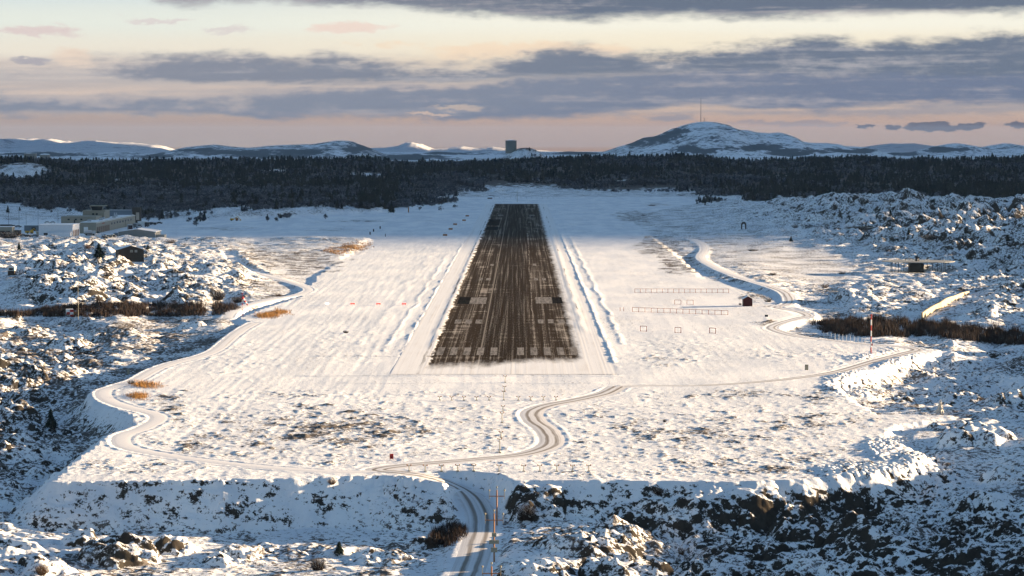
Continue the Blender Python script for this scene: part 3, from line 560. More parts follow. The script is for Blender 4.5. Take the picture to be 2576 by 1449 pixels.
def paint_mat(name, c):
    m = bpy.data.materials.new(name); m.use_nodes = True; t = NT(m.node_tree); p = t.n['Principled BSDF']
    o = t.node('ShaderNodeTexCoord').outputs['Object']; s, l, _ = t.sep(o)
    n = t.noise(t.xyz(t.mul(s, 1.4), t.mul(l, .08)), 1, 6, .65); n2 = t.noise(t.xyz(t.mul(s, .2), t.mul(l, .6), 4), 1, 5, .7)
    f = t.ss(t.add(t.mul(n, .6), t.mul(n2, .4)), .40, .60)
    t.l.new(t.mix(f, tuple(v*.42 for v in c)+(1,), c+(1,)), p.inputs['Base Color']); p.inputs['Roughness'].default_value = 1; p.inputs['Specular IOR Level'].default_value = 0; return m
M_paint = paint_mat('worn_white_paint', (.27, .25, .235)); M_paint2 = paint_mat('fresh_asphalt_patch', (.02, .018, .016))
mk = MB(); mz = .036
def rect(s0, s1, t0, t1): mk.poly([(s0, t0, mz), (s1, t0, mz), (s1, t1, mz), (s0, t1, mz)], [(0, 1, 2, 3)])
def rw(px, py): x, y = G(px, py); return ((x-RA0[0])*rn[0]+(y-RA0[1])*rn[1], (x-RA0[0])*rd[0]+(y-RA0[1])*rd[1])
t0 = rw(1276, 893.5)[1]; t1 = rw(1276, 874.5)[1]
for k in range(5): rect(-2.7-3.62*k-1.85+.0, -2.7-3.62*k, t0, t1); rect(2.7+3.62*k, 2.7+3.62*k+1.85, t0, t1)
def prow(pxa, pxb, ya, yb): a = rw(pxa, yb); b = rw(pxb, yb); rect(a[0], b[0], a[1], rw(pxa, ya)[1])
z5 = lambda X_, Y_: ((1280+X_/2.0125)/1.49068, (1100+Y_/2.0125)/1.49068)
for xa, xb, ya, yb in [(965,1090,32,80),(1468,1592,30,77),(852,898,199,229),(935,980,199,229),(1010,1057,199,229),(1485,1528,198,228),(1562,1605,196,226),(1642,1690,198,228)]:
    a = z5(xa, ya); b = z5(xb, yb); prow(a[0], b[0], a[1], b[1])
z2 = lambda X_, Y_: ((1280+X_/2.0125)/1.49068, (480+Y_/2.0125)/1.49068)
for xa, xb, ya, yb in [(1035,1065,1133,1150),(1090,1125,1133,1150),(1455,1485,1133,1150),(1515,1545,1133,1150),(1122,1150,1027,1040),(1445,1470,1024,1040),(1180,1220,655,663),(1420,1460,655,663),(1410,1435,708,713),(1175,1195,605,609),(1215,1240,605,609),(1405,1425,605,609),(1440,1462,605,609)]:
    a = z2(xa, ya); b = z2(xb, yb); prow(a[0], b[0], a[1], b[1])
o = mk.build('runway_markings', M_paint); o.location = run.location; o.rotation_euler = run.rotation_euler; tag(o, kind='structure')
mk = MB(); mz = .0345
for xa, xb, ya, yb in [(872,962,28,82),(1596,1672,30,77)]:
    a = z5(xa, ya); b = z5(xb, yb); prow(a[0], b[0], a[1], b[1])
for xa, xb, ya, yb in [(1085,1190,690,735),(1075,1180,745,770)]:
    a = z2(xa, ya); b = z2(xb, yb); prow(a[0]-2, b[0], a[1], b[1])
o = mk.build('asphalt_patches', M_paint2); o.location = run.location; o.rotation_euler = run.rotation_euler; tag(o, kind='structure')
# ------------------------------------------------------------------ opaque slab added high right, out of view, to shade far airfield and woods
ZC = 1950.0; shx = math.sin(AZ)*ZC/math.tan(EL); shy = math.cos(AZ)*ZC/math.tan(EL)
nu, nv = 90, 70
uu, vv = np.meshgrid(np.linspace(0, 1, nu), np.linspace(0, 1, nv))
gy = 1575+vv*(22500-1575); gx = (uu-.5)*2*(1500+gy*.30)-gy*.05
gy = gy+(1-sst(vv, 0, .1))*22*perlin(gx/260, gx*0, 9)+sst(vv, .9, 1)*900*perlin(gx/700, gx*0+3, 19)
th = 60+120*np.sqrt(np.clip(np.minimum(np.minimum(uu, 1-uu), np.minimum(vv, 1-vv))*8, 0, 1))*(1+.5*fbm(gx/500, gy/500, 3, 8))
top = np.stack([gx+shx, gy+shy, ZC+th], -1).reshape(-1, 3); bot = np.stack([gx+shx, gy+shy, ZC-.25*th], -1).reshape(-1, 3)
q = gridq(nv, nu); n0 = nu*nv
rim = [i for i in range(nu)]+[nu*k+nu-1 for k in range(1, nv)]+[nu*(nv-1)+i for i in range(nu-2, -1, -1)]+[nu*k for k in range(nv-2, 0, -1)]
rimq = np.array([(a, a+n0, b+n0, b) for a, b in zip(rim, rim[1:]+rim[:1])])
M_shade_slab = mat('shade_slab_white', (.8, .8, .82), 1, .03)
tag(npmesh('unseen_shade_slab', np.vstack([top, bot]), np.vstack([q, q[:, ::-1]+n0, rimq]), M_shade_slab, True), kind='structure')

# ------------------------------------------------------------------ hills and mountains
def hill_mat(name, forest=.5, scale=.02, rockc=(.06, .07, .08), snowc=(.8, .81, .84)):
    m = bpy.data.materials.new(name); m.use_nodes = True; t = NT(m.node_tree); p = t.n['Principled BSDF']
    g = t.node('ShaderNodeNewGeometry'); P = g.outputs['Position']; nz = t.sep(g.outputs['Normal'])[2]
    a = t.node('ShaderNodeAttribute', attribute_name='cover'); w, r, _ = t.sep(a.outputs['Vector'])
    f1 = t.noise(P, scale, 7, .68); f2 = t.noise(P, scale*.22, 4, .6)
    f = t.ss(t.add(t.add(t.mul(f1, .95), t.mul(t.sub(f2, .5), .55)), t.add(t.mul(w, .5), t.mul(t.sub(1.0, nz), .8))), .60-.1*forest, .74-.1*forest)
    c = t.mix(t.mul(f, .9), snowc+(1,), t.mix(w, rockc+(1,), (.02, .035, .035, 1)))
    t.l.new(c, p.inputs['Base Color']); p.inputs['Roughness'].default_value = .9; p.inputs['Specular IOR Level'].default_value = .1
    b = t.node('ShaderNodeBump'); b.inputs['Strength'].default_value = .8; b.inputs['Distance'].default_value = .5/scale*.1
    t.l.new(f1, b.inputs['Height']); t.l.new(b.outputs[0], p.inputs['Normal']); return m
def ridge(name, prof, D_, hd, m_, rough=.42, woods=(), seed=0, wl=None, base=None, jag=1.0):
    base = -7-D_**2/(2*6.371e6)
    pr = np.array(prof, float); pxs = np.arange(pr[0, 0], pr[-1, 0]+.1, 1.6); nd = 70
    zs = CH-(np.interp(pxs, pr[:, 0], pr[:, 1])-HY)/F*D_; dep = np.linspace(-1, 1, nd)
    dd, pp = np.meshgrid(dep, pxs, indexing='ij'); zz = np.broadcast_to(zs, pp.shape)
    yy = D_+dd*hd; xx = (pp-CX)/F*yy*(D_/yy)**.85; wl = wl or hd*.5
    top_ = np.maximum(zz-base, 0); bell = np.cos(dd*math.pi/2)**1.2
    n = fbm(xx/wl, yy/wl, 6, seed, .55); rg = 1-2*np.abs(perlin(xx/wl*1.7, yy/wl*1.7, seed+40))
    h = base+top_*bell+(n*.6+rg*.35)*rough*top_*(1-.55*np.exp(-(dd/.12)**2))+n*3*bell*jag
    h = h-(1-sst(bell, 0, .06))*6
    wd = np.zeros(pp.shape)
    px2, py2 = pix(xx, yy, h)
    wa = fbm(px2/45, py2/11, 4, seed+7); wb = fbm(px2/45+9, py2/11, 4, seed+8)
    for a, b, rx, ry in woods: wd = np.maximum(wd, np.exp(-((((px2-a)/rx+.7*wa)**2+((py2-b)/ry+.9*wb)**2))**2))
    col = np.stack([wd, wd*0, wd*0, wd*0+1], -1)
    return tag(npmesh(name, np.stack([xx, yy, h], -1), gridq(nd, len(pxs)), m_, True, cols={'cover': col.reshape(-1, 4)}), kind='structure')
M_h1 = hill_mat('mountain_snow', 1.3, .05); M_h2 = hill_mat('hill_snow', 1.8, .035); M_h3 = hill_mat('haze_dulled_far_snow', .7, .01, (.2, .2, .22), (.56, .56, .58)); M_h4 = hill_mat('knoll_snow', 1.0, .06)  # third one: snow colour dulled against sun glare, in place of thicker haze
ridge('mountain', [(1430,402),(1470,394),(1500,388),(1530,378),(1560,369),(1600,358),(1625,346),(1660,338),(1690,326),(1720,315),(1750,309),(1772,307),(1800,309),(1828,315),(1850,326),(1880,330),(1900,336),(1930,339),(1958,337),(1980,344),(2000,356),(2030,362),(2060,363),(2090,362),(2110,367),(2150,370),(2180,372),(2200,382),(2230,402)], 9000, 1100, M_h1, .17, [(1640,348,50,10),(1700,334,20,8),(1590,362,22,6),(2000,385,60,10),(1900,372,50,6),(2130,380,60,6),(1760,378,60,6)], 1)
ridge('hill', [(1490,412),(1540,398),(1580,389),(1620,392),(1650,388),(1700,386),(1740,392),(1790,396),(1820,388),(1860,384),(1900,385),(1940,390),(1980,396),(2040,392),(2100,386),(2150,388),(2190,394),(2230,410)], 7300, 500, M_h4, .1, [(1740,398,40,6),(2050,398,40,5)], 2)
ridge('hill', [(260,412),(300,402),(350,395),(400,387),(440,379),(480,372),(540,367),(580,371),(620,372),(680,366),(740,364),(790,363),(820,359),(860,355),(885,358),(910,368),(940,380),(960,388),(1010,404)], 9500, 1000, M_h2, .12, [(380,390,50,6),(600,385,80,6),(760,382,60,5),(900,375,25,10),(500,378,40,4),(700,392,80,5)], 3)
ridge('hill', [(880,412),(930,398),(975,389),(1020,391),(1060,388),(1100,391),(1150,396),(1200,408)], 8200, 450, M_h2, .1, [(1000,396,80,6)], 4)
ridge('hill', [(1060,394),(1120,385),(1180,383),(1260,380),(1340,378),(1385,385),(1400,384),(1430,381),(1465,382),(1500,392),(1600,400)], 14000, 900, M_h2, .1, [(1430,383,40,4),(1120,386,60,3)], 5)
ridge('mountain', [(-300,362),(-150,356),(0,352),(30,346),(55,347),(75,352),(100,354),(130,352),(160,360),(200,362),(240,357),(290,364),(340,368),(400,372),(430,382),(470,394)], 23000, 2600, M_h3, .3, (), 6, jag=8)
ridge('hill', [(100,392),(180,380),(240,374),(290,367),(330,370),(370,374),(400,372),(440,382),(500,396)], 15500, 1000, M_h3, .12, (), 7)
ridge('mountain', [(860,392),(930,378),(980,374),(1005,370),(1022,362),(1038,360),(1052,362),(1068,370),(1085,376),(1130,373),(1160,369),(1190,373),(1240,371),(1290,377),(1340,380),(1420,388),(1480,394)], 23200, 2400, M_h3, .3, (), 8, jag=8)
ridge('hill', [(860,404),(920,392),(980,386),(1040,388),(1100,382),(1180,385),(1250,380),(1330,381),(1400,388),(1470,383),(1540,386),(1620,380),(1700,386),(1800,402)], 12500, 700, M_h2, .12, [(1100,385,60,3),(1480,386,60,3)], 15)
ridge('hill', [(-500,398),(-200,384),(0,386),(120,382),(220,386),(300,384),(420,390),(520,402)], 9800, 700, M_h2, .12, [(100,388,80,4)], 16)
ridge('hill', [(2210,402),(2260,385),(2300,384),(2330,378),(2352,370),(2380,364),(2402,361),(2430,366),(2460,372),(2490,368),(2530,362),(2560,366),(2585,374),(2700,384),(2850,380),(3000,400)], 11000, 900, M_h1, .15, [(2260,388,60,5),(2400,375,60,6)], 9)
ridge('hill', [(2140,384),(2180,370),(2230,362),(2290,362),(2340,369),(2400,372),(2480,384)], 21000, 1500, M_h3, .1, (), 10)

# ------------------------------------------------------------------ haze
me = bpy.data.meshes.new('haze'); bx = MB().box((0, 14500, 115), (34000, 42000, 262)); me.from_pydata(bx.v, [], bx.f)
hz = bpy.data.objects.new('haze', me); C.objects.link(hz); tag(hz, kind='stuff')
hm_ = bpy.data.materials.new('air'); hm_.use_nodes = True; t = NT(hm_.node_tree); t.n.clear(); v = t.node('ShaderNodeVolumePrincipled')
v.inputs['Density'].default_value = 1.15e-5; v.inputs['Color'].default_value = (.32, .53, .92, 1); v.inputs['Anisotropy'].default_value = 0.0
oo = t.node('ShaderNodeOutputMaterial'); t.l.new(v.outputs[0], oo.inputs['Volume']); me.materials.append(hm_)

# ------------------------------------------------------------------ trees
def tree_mat(name, c1, c2, snow):
    m = bpy.data.materials.new(name); m.use_nodes = True; t = NT(m.node_tree); p = t.n['Principled BSDF']
    g = t.node('ShaderNodeNewGeometry'); P = g.outputs['Position']; nz = t.sep(g.outputs['Normal'])[2]
    f1 = t.noise(P, .9, 3, .7); f2 = t.noise(P, .035, 3, .6)
    c = t.mix(t.ss(f2, .40, .60), c1+(1,), c2+(1,))
    f = t.ss(t.add(f1, t.mul(f2, .5)), .95-snow, 1.15-snow)
    t.l.new(t.mix(t.mul(f, .8), c, (.26, .28, .32, 1)), p.inputs['Base Color']); p.inputs['Roughness'].default_value = 1; p.inputs['Specular IOR Level'].default_value = 0; return m
M_con = tree_mat('spruce_needles', (.006, .011, .010), (.016, .023, .019), .06)
M_dec = tree_mat('frosted_twigs', (.020, .025, .034), (.060, .066, .082), .22)
M_bark = mat('bark', (.06, .045, .035))
def conifer(seed, levels=5, n=6, trunk=True):
    r = np.random.default_rng(seed); v = []; f = []; lean = r.uniform(-.03, .03)
    for k in range(levels):
        z0 = .06+.80*k/levels; z1 = min(1.0, z0+.34-.02*k) if k < levels-1 else 1.0; rad = (.30+.04*r.random())*(1-.86*z0**1.1)
        b = len(v); v.append((lean*z1, 0, z1))
        for i in range(n*2):
            a = math.pi*i/n+r.uniform(-.2, .2); q = rad*(1 if i % 2 == 0 else .55)*r.uniform(.7, 1.25)
            v.append((math.cos(a)*q+lean*z0, math.sin(a)*q, z0+(.0 if i % 2 == 0 else .07)+r.uniform(-.02, .02)))
        for i in range(n*2): f.append((b, b+1+i, b+1+(i+1) % (n*2)))
    return np.array(v), np.array(f)
def leafy(seed, n=46, wr=.42, tri=.11):
    r = np.random.default_rng(seed); v = []; f = []
    cl = [(r.uniform(-.22, .22), r.uniform(-.22, .22), r.uniform(.4, .78), r.uniform(.14, .26)) for _ in range(6)]
    for i in range(n):
        c = cl[i % 6]; d = r.normal(size=3); d /= np.linalg.norm(d); p = np.array(c[:3])+d*c[3]*r.uniform(.5, 1.05); p[:2] *= wr/.38
        q = [p+r.normal(size=3)*tri for _ in range(3)]; b = len(v); v += [tuple(x) for x in q]; f.append((b, b+1, b+2))
    for i in range(5):
        a = r.uniform(0, 6.3); q = .18*math.cos(a), .18*math.sin(a); b = len(v); v += [(-.015, 0, 0), (.015, 0, 0), (q[0], q[1], .6)]; f.append((b, b+1, b+2))
    v = np.array(v); v[:, 2] = np.clip(v[:, 2], 0, 1.05); return v, np.array(f)
VAR = [conifer(k, 4, 4) for k in range(7)]+[leafy(k) for k in range(60, 66)]
VARD = [conifer(k, 8, 7) for k in range(20, 26)]+[leafy(k, 260, .42, .055) for k in range(80, 85)]
NO = [(120,410,-1,-1)]
CLR = [(922,441,42,6),(835,448,12,3),(1570,459,30,5),(1420,489,130,12),(1310,474,95,14),(1250,470,30,16),(1600,478,80,6),(1210,385,70,14),(1320,395,25,14),(55,432,66,21),(1390,452,55,3),(2400,398,95,9),(2540,398,40,8),(1480,500,400,7),(320,470,10,5),(1750,430,12,3),(800,537,160,12),(600,546,60,8),(1830,500,50,6),(1650,474,60,5),(560,470,16,4),(1960,445,26,3),(300,455,20,4),(700,430,26,3),(1180,452,22,3),(2200,440,20,3)]
def ntree():
    a = rng.uniform(-330, 2900, 44000); e = np.interp(a, FED[:, 0], FED[:, 1])+10*fbm(a/75, a*0, 4, 77)+(rng.random(44000) < .05)*rng.random(44000)*16; lo = 444.
    qq = lo+(e-lo)*rng.random(44000)**.93
    Yt = F*CH/(qq-HY); rg = rng.random(44000) < .12; Yt[rg] = rng.uniform(3600, 4250, rg.sum())
    Yt = np.maximum(Yt, 1560); Xt = (a-CX)/F*Yt; return Xt, Yt
Xt, Yt = ntree()
zt = np.array([ground(x, y_) for x, y_ in zip(Xt, Yt)]); tp = pix(Xt, Yt, zt)
keep = np.ones(len(Xt), bool)
for a, b, rx, ry in CLR: keep &= ((tp[0]-a)/rx)**2+((tp[1]-b)/ry)**2 > 1
keep &= ~((tp[0] > 1150) & (tp[0] < 1750) & (tp[1] > 484))
dens = fbm(Xt/90, Yt/260, 3, 15); keep &= (dens > -.62)
# a few trees crowd the knoll with the tank
ex = np.array([[xat(p_, 384, 4700-d_*40), 4700-d_*40] for p_, d_ in [(1332,1),(1338,2),(1345,2),(1350,3),(1341,4),(1328,3),(1322,5),(1275,4),(1279,5),(1283,6),(1352,4),(1348,6),(1335,6),(1192,4),(1330,8),(1318,9),(1355,7),(1340,9),(1270,7),(1285,9)]])
Xt = np.append(Xt[keep], ex[:, 0]); Yt = np.append(Yt[keep], ex[:, 1]); zt = np.array([ground(x, y_) for x, y_ in zip(Xt, Yt)]); tp = pix(Xt, Yt, zt)
zone = fbm(Xt/130, Yt/330, 3, 25); dec = zone+.35*rng.normal(size=len(Xt)) > .22
dec |= (tp[0] < 900) & (tp[1] > 478) & (rng.random(len(Xt)) < .8); dec |= (tp[0] > 1000) & (tp[0] < 1700) & (tp[1] > 462) & (rng.random(len(Xt)) < .8)
hgt = np.where(dec, rng.uniform(4, 7.5, len(Xt)), 3.8+7.5*rng.random(len(Xt))**1.6); hgt[(tp[1] > 470) & (tp[0] > 1000) & (tp[0] < 2000)] *= .62; hgt[(tp[0] < 900) & (tp[1] > 520)] *= .7
hgt[(rng.random(len(Xt)) < .01) & ~dec] *= 1.35
order = np.argsort(Yt-hgt*25); near_i = order[:290]; rest = order[290:]
def inst(idx, name):
    Vs = []; Fs = []; Ms = []; off = 0
    for vi in range(len(VAR)):
        sel = [i for i in idx if (dec[i] and vi >= 7 and (i % 6) == vi-7) or ((not dec[i]) and vi < 7 and (i % 7) == vi)]
        if not sel: continue
        sel = np.array(sel); v, f = VAR[vi]; a = rng.uniform(0, 6.28, len(sel)); s_ = hgt[sel]; wx_ = s_*rng.uniform(.85, 1.5, len(sel))
        cx, sx = np.cos(a), np.sin(a); P = np.empty((len(sel), len(v), 3))
        P[:, :, 0] = Xt[sel][:, None]+wx_[:, None]*(v[:, 0]*cx[:, None]-v[:, 1]*sx[:, None]); P[:, :, 1] = Yt[sel][:, None]+wx_[:, None]*(v[:, 0]*sx[:, None]+v[:, 1]*cx[:, None])
        P[:, :, 2] = zt[sel][:, None]-.3+s_[:, None]*v[:, 2]
        Vs.append(P.reshape(-1, 3)); Fs.append((f[None]+(np.arange(len(sel))*len(v))[:, None, None]).reshape(-1, 3)+off); Ms.append(np.full(len(sel)*len(f), 1 if vi >= 7 else 0)); off += len(sel)*len(v)
    return npmesh(name, np.vstack(Vs), np.vstack(Fs), [M_con, M_dec], False, np.concatenate(Ms))
tag(inst(rest, 'forest'), 'dark snow-dusted forest covering the low hills beyond the airfield', 'forest', kind='stuff')
dm = []
for k, (v, f) in enumerate(VARD):
    me = bpy.data.meshes.new('spruce_tree' if k < 6 else 'bare_tree'); me.from_pydata([tuple(x) for x in v], [], [tuple(int(j) for j in x) for x in f]); me.materials.append(M_con if k < 6 else M_dec); dm.append(me)
for i in near_i:
    x, y_, z, d_ = Xt[i], Yt[i], zt[i], dec[i]; p_ = tp[0][i]
    me = dm[6+i % 5] if d_ else dm[i % 6]
    o = bpy.data.objects.new('bare_tree' if d_ else 'spruce_tree', me); C.objects.link(o); o.location = (x, y_, z-.3); o.rotation_euler = (0, 0, float(rng.uniform(0, 6)))
    w_ = float(hgt[i]); o.scale = (w_, w_, w_)
    where = 'behind the terminal' if p_ < 620 else 'left of the far runway end' if p_ < 1140 else 'beyond the far runway end' if p_ < 1850 else 'behind the big rocky hill at right'
    kd = 'frosted bare tree' if d_ else 'dark pointed spruce'
    tag(o, kd+' at the wood edge '+where, 'tree', kd+'s '+where)

# ------------------------------------------------------------------ single trees and bushes
M_twig = mat('dark_twigs', (.035, .022, .016), 1, .5, 3); M_twig2 = mat('rusty_twigs', (.10, .055, .028), 1, .4, 3); M_tsnow = mat('snowy_twigs', (.62, .58, .52), 1, .2, 3)
def blades(n, rx, ry, h, seed, w=.05, up=.7):
    r = np.random.default_rng(seed); V_ = []; F_ = []
    for i in range(n):
        a = r.uniform(0, 6.283); q = r.random()**.5; bx_, by_ = rx*.35*q*math.cos(a), ry*.35*q*math.sin(a)
        tx_, ty_ = rx*q*math.cos(a), ry*q*math.sin(a); tz = h*(1-.25*q*q)*r.uniform(.35, 1.15); t_ = r.uniform(0, 6.28); ww = w*r.uniform(.7, 1.5)
        b = len(V_); V_ += [(bx_+ww*math.cos(t_), by_+ww*math.sin(t_), -.1), (bx_-ww*math.cos(t_), by_-ww*math.sin(t_), -.1), (tx_, ty_, tz)]; F_.append((b, b+1, b+2))
        m_ = .55; b = len(V_); px0, py0, pz0 = bx_+(tx_-bx_)*m_, by_+(ty_-by_)*m_, tz*m_
        V_ += [(px0, py0, pz0), (px0+ww, py0, pz0+ww), (px0+r.uniform(-.3, .3)*rx, py0+r.uniform(-.3, .3)*ry, tz*r.uniform(.7, 1))]; F_.append((b, b+1, b+2))
    return V_, F_
def bush(px, py, wpx, h, label, m_=None, seed=0, n=900, dens=1.0):
    x, y_, z = on(px, py); rx = wpx/2*y_/F; v, f = blades(int(n*dens*.38), rx, rx*.8, h*1.15, seed+int(px), .012+.009*rx)
    me = bpy.data.meshes.new('bush'); me.from_pydata(v, [], f); me.materials.append(m_ or M_twig); me.materials.append(M_tsnow)
    for k_, p_ in enumerate(me.polygons):
        if k_ % 2 and (k_*7919) % 11 < 3: p_.material_index = 1
    o = bpy.data.objects.new('bush', me); C.objects.link(o); o.location = (x, y_, z)
    return tag(o, label, 'bush')
def lonetree(px, py, h, label, kind='spruce', m_=None, wide=1.0):
    x, y_, z = on(px, py); t_ = empty('spruce_tree' if kind == 'spruce' else 'cypress_tree', (x, y_, z)); tag(t_, label, 'tree')
    MB().bar((0, 0, -.3), (0, 0, h*.9), .025*h, 7, .006*h).build('trunk', M_bark, t_)
    v, f = conifer(int(px), 11, 9); me = bpy.data.meshes.new('crown'); me.from_pydata([tuple(p*h*(wide if i < 2 else 1) for i, p in enumerate(q_)) for q_ in v], [], [tuple(int(j) for j in q_) for q_ in f]); me.materials.append(m_ or M_con)
    c = bpy.data.objects.new('crown', me); C.objects.link(c); c.parent = t_; return t_
lonetree(48, 632, 4.2, 'small dark spruce alone on the snowy rocks near the left edge, above the white hut')
lonetree(250, 661, 7.0, 'broad dark spruce standing just left of the brown house', wide=1.5)
lonetree(372, 632, 2.6, 'low dark spruce tucked behind the right corner of the brown house', wide=1.6)
lonetree(2365, 1042, 3.2, 'small golden lit snowy spruce on the ledge above the boulder slope', m_=M_tsnow, wide=1.1)
lonetree(128, 1085, 4.6, 'dark spruce in the shaded gully left of the winding white track', wide=1.2)
lonetree(20, 536, 6, 'dark spruce behind the snowy roofs at the far left edge')
lonetree(2240, 552, 4, 'small dark spruce in a cleft of the big rocky hill', wide=1.3); lonetree(2285, 600, 3.2, 'small dark spruce on the rocks below the big rocky hill', wide=1.1)
lonetree(1990, 609, 3.4, 'small spruce at the edge of the snowy flat right of the runway', wide=1.2)
lonetree(853, 1398, 2.2, 'small dark spruce beside the round bush in the snowy foreground', wide=1.4); lonetree(2535, 612, 3.8, 'small dark spruce at the right edge below the rocky hill', wide=1.2); lonetree(2430, 600, 3.5, 'squat dark spruce on the rocks right of the hill foot', wide=1.5)
for px, py, w, h, lb, m_ in [(1325,1310,66,2.6,'big dark leafless bush under the foreground outcrop right of the road', M_twig),(800,1435,52,1.8,'round dark bush on the snow at the bottom, left of the road', M_twig),
  (105,1445,44,1.5,'reddish bare bush at the bottom edge below the left outcrop', M_twig2),(835,1220,30,1.0,'pale bare shrub on the upper face of the front slope', M_twig2),(1655,1205+38,40,1.2,'dark shrub on the shaded slope right of the foreground outcrop', M_twig),
  (548,756,56,4.2,'rounded dark bush below the rocks, left of the windsock', M_twig),(598,762,44,2.4,'low dark bush between the round bush and the windsock', M_twig),(330,966,26,1.0,'near black clump where the track narrows beside the orange grass', M_twig),
  (20,600,90,3.5,'wide dark bare thicket at the left edge below the parked cars', M_twig),(222,632,34,2.2,'grey bare bush on the snowy rocks above the brown house roof line', M_twig2),(1715,1395,26,1.0,'small brown shrub on the foreground rocks', M_twig2),(430,612,36,2.2,'grey scrubby bush behind the small track right of the grey shed', M_twig2),
  (1932,760,30,1.8,'dark shrub on the knoll behind the red shed', M_twig),(2420,1348,34,1.1,'dark shrub among the boulders at lower right', M_twig),(2118,690,26,1.2,'dark shrub on the snow flat left of the platform', M_twig),(1945,693,24,1.2,'low dark shrub on the near side of the right snow flat', M_twig),
  (1895,632,36,1.1,'long low dark shrub in the middle of the right snow flat', M_twig),(2165,580,110,2.0,'wide dark scrub patch below the big rocky hill', M_twig),(2000,573,26,2.2,'dark bush at the foot of the big rocky hill', M_twig),(2340,606,60,2.4,'dark bush clump halfway up the right rocks', M_twig),(1640,518,30,1.4,'brown shrub right of the far runway end', M_twig2),(870,838,20,.8,'tiny dark shrub in the snow field left of the runway', M_twig),(1140,585,30,1,'',None),(1672,1062,14,.6,'tiny dark shrub on the front snow field', M_twig),(455,690,30,1.2,'low dark shrub on the rocks below the brown house', M_twig),(2075,725,30,1.5,'brown shrub above the right track', M_twig2),(270,700,40,1.4,'dark shrub in a cleft of the left rocks', M_twig),(700,745,26,1.,'low brown shrub beside the windsock track', M_twig2)]:
    if lb: bush(px, py, w, h, lb, m_, n=500 if w < 40 else 1100)
def scrub(name, label, poly, n, h, m_, seed, w=.07):
    r = np.random.default_rng(seed); V_ = []; F_ = []; P_ = np.array(poly, float); a, b = P_.min(0), P_.max(0)
    sdp = None; cnt = 0; pts = r.uniform(a, b, (n*3, 2)); s_ = sdf(pts[:, 0], pts[:, 1], poly); pts = pts[(s_ < 0)][:n]
    dn = fbm(pts[:, 0]/30, pts[:, 1]/9, 3, seed)
    if name == 'reeds': pts = pts+r.normal(0, 1, pts.shape)*(7, 2.2)
    for (p_, q_), d_ in zip(pts, dn):
        if d_ < -.25: continue
        x, y_, z = on(p_, q_); hh = h*np.clip(.75+.9*d_, .25, 1.6)*r.uniform(.5, 1.15)
        for k in range(5):
            t_ = r.uniform(0, 6.28); c_, s2 = math.cos(t_)*w, math.sin(t_)*w; ox, oy = r.uniform(-.8, .8, 2); lx, ly = r.uniform(-.5, .5, 2)*hh*.5; b0 = len(V_)
            V_ += [(x+ox-c_, y_+oy-s2, z-.2), (x+ox+c_, y_+oy+s2, z-.2), (x+ox+lx, y_+oy+ly, z+hh*r.uniform(.7, 1.05))]; F_.append((b0, b0+1, b0+2))
    return tag(npmesh(name, V_, np.array(F_), m_), label, 'scrub', kind='stuff')
scrub('thicket', 'dark brown leafless thicket filling the hollow right of the bend', [(2035,815),(2090,808),(2200,806),(2330,812),(2450,828),(2576,840),(2760,850),(2760,885),(2576,868),(2500,866),(2420,856),(2330,845),(2250,850),(2130,845),(2075,838)], 7500, 2.6, M_twig, 5, .09)
scrub('thicket', 'dark reddish thicket in the ditch behind the checkered box', [(-60,770),(0,782),(60,786),(110,778),(180,772),(260,768),(330,766),(420,770),(560,768),(610,775),(560,792),(450,797),(250,798),(60,797),(-60,796)], 5200, 2.2, M_twig, 6, .09)
scrub('thicket', 'black shaded thicket in the gully left of the foreground road', [(1075,1362),(1100,1335),(1140,1318),(1166,1328),(1168,1350),(1130,1375),(1090,1378)], 900, 1.3, M_twig, 7, .05)
M_gold = mat('golden_reeds', (.32, .17, .055), 1, .3, 3)
scrub('reeds', 'orange reeds beside the narrow bend of the left track, upper patch', [(328,968),(345,960),(375,962),(408,968),(400,976),(350,976)], 420, .8, M_gold, 18, .05)
scrub('reeds', 'orange reeds beside the narrow bend of the left track, lower patch', [(325,1003),(332,992),(355,990),(378,998),(384,1006),(350,1006)], 420, .7, M_gold, 19, .05)
scrub('reeds', 'orange brown reeds at the tip of the heath left of the runway', [(815,632),(840,622),(885,610),(930,608),(930,622),(890,636),(850,640)], 900, .8, M_gold, 20, .09)
scrub('reeds', 'golden brown reeds beside the windsock track', [(640,800),(660,790),(700,783),(722,780),(722,790),(690,799)], 700, .9, M_gold, 8, .07)
# ------------------------------------------------------------------ buildings
def pmat(name, col, rough=.6, var=.12, scale=.6, metal=0.0): return mat(name, col, rough, var, scale, metal)
M_beige = pmat('beige_render', (.27, .24, .19)); M_white = pmat('white_cladding', (.60, .62, .66)); M_grey = pmat('grey_cladding', (.19, .20, .20)); M_blue = pmat('blue_grey_cladding', (.12, .15, .18))
M_dark = pmat('dark_glass', (.012, .014, .018), .25); M_dk2 = pmat('dark_opening', (.02, .02, .02)); M_brown = pmat('dark_brown_boards', (.045, .034, .027), .9, .35, 1.5); M_roofs = mat('snow_on_roof', (.78, .8, .83), .9, .05)
M_red = pmat('red_boards', (.055, .010, .009), .8, .3, 2); M_redp = pmat('red_paint', (.42, .03, .025)); M_wp = pmat('white_paint', (.72, .71, .69)); M_door = pmat('brown_doors', (.12, .07, .05)); M_conc = pmat('concrete', (.26, .25, .23)); M_sunlit = pmat('sunlit_wall_tint', (.48, .38, .30))
M_tyre = pmat('tyre_rubber', (.02, .02, .02)); M_yel = pmat('yellow_paint', (.55, .30, .03)); M_orange = pmat('orange_paint', (.30, .13, .05), .7); M_steel = pmat('galvanised_steel', (.30, .27, .20), .6); M_drk = pmat('dark_paint', (.03, .035, .045), .4)
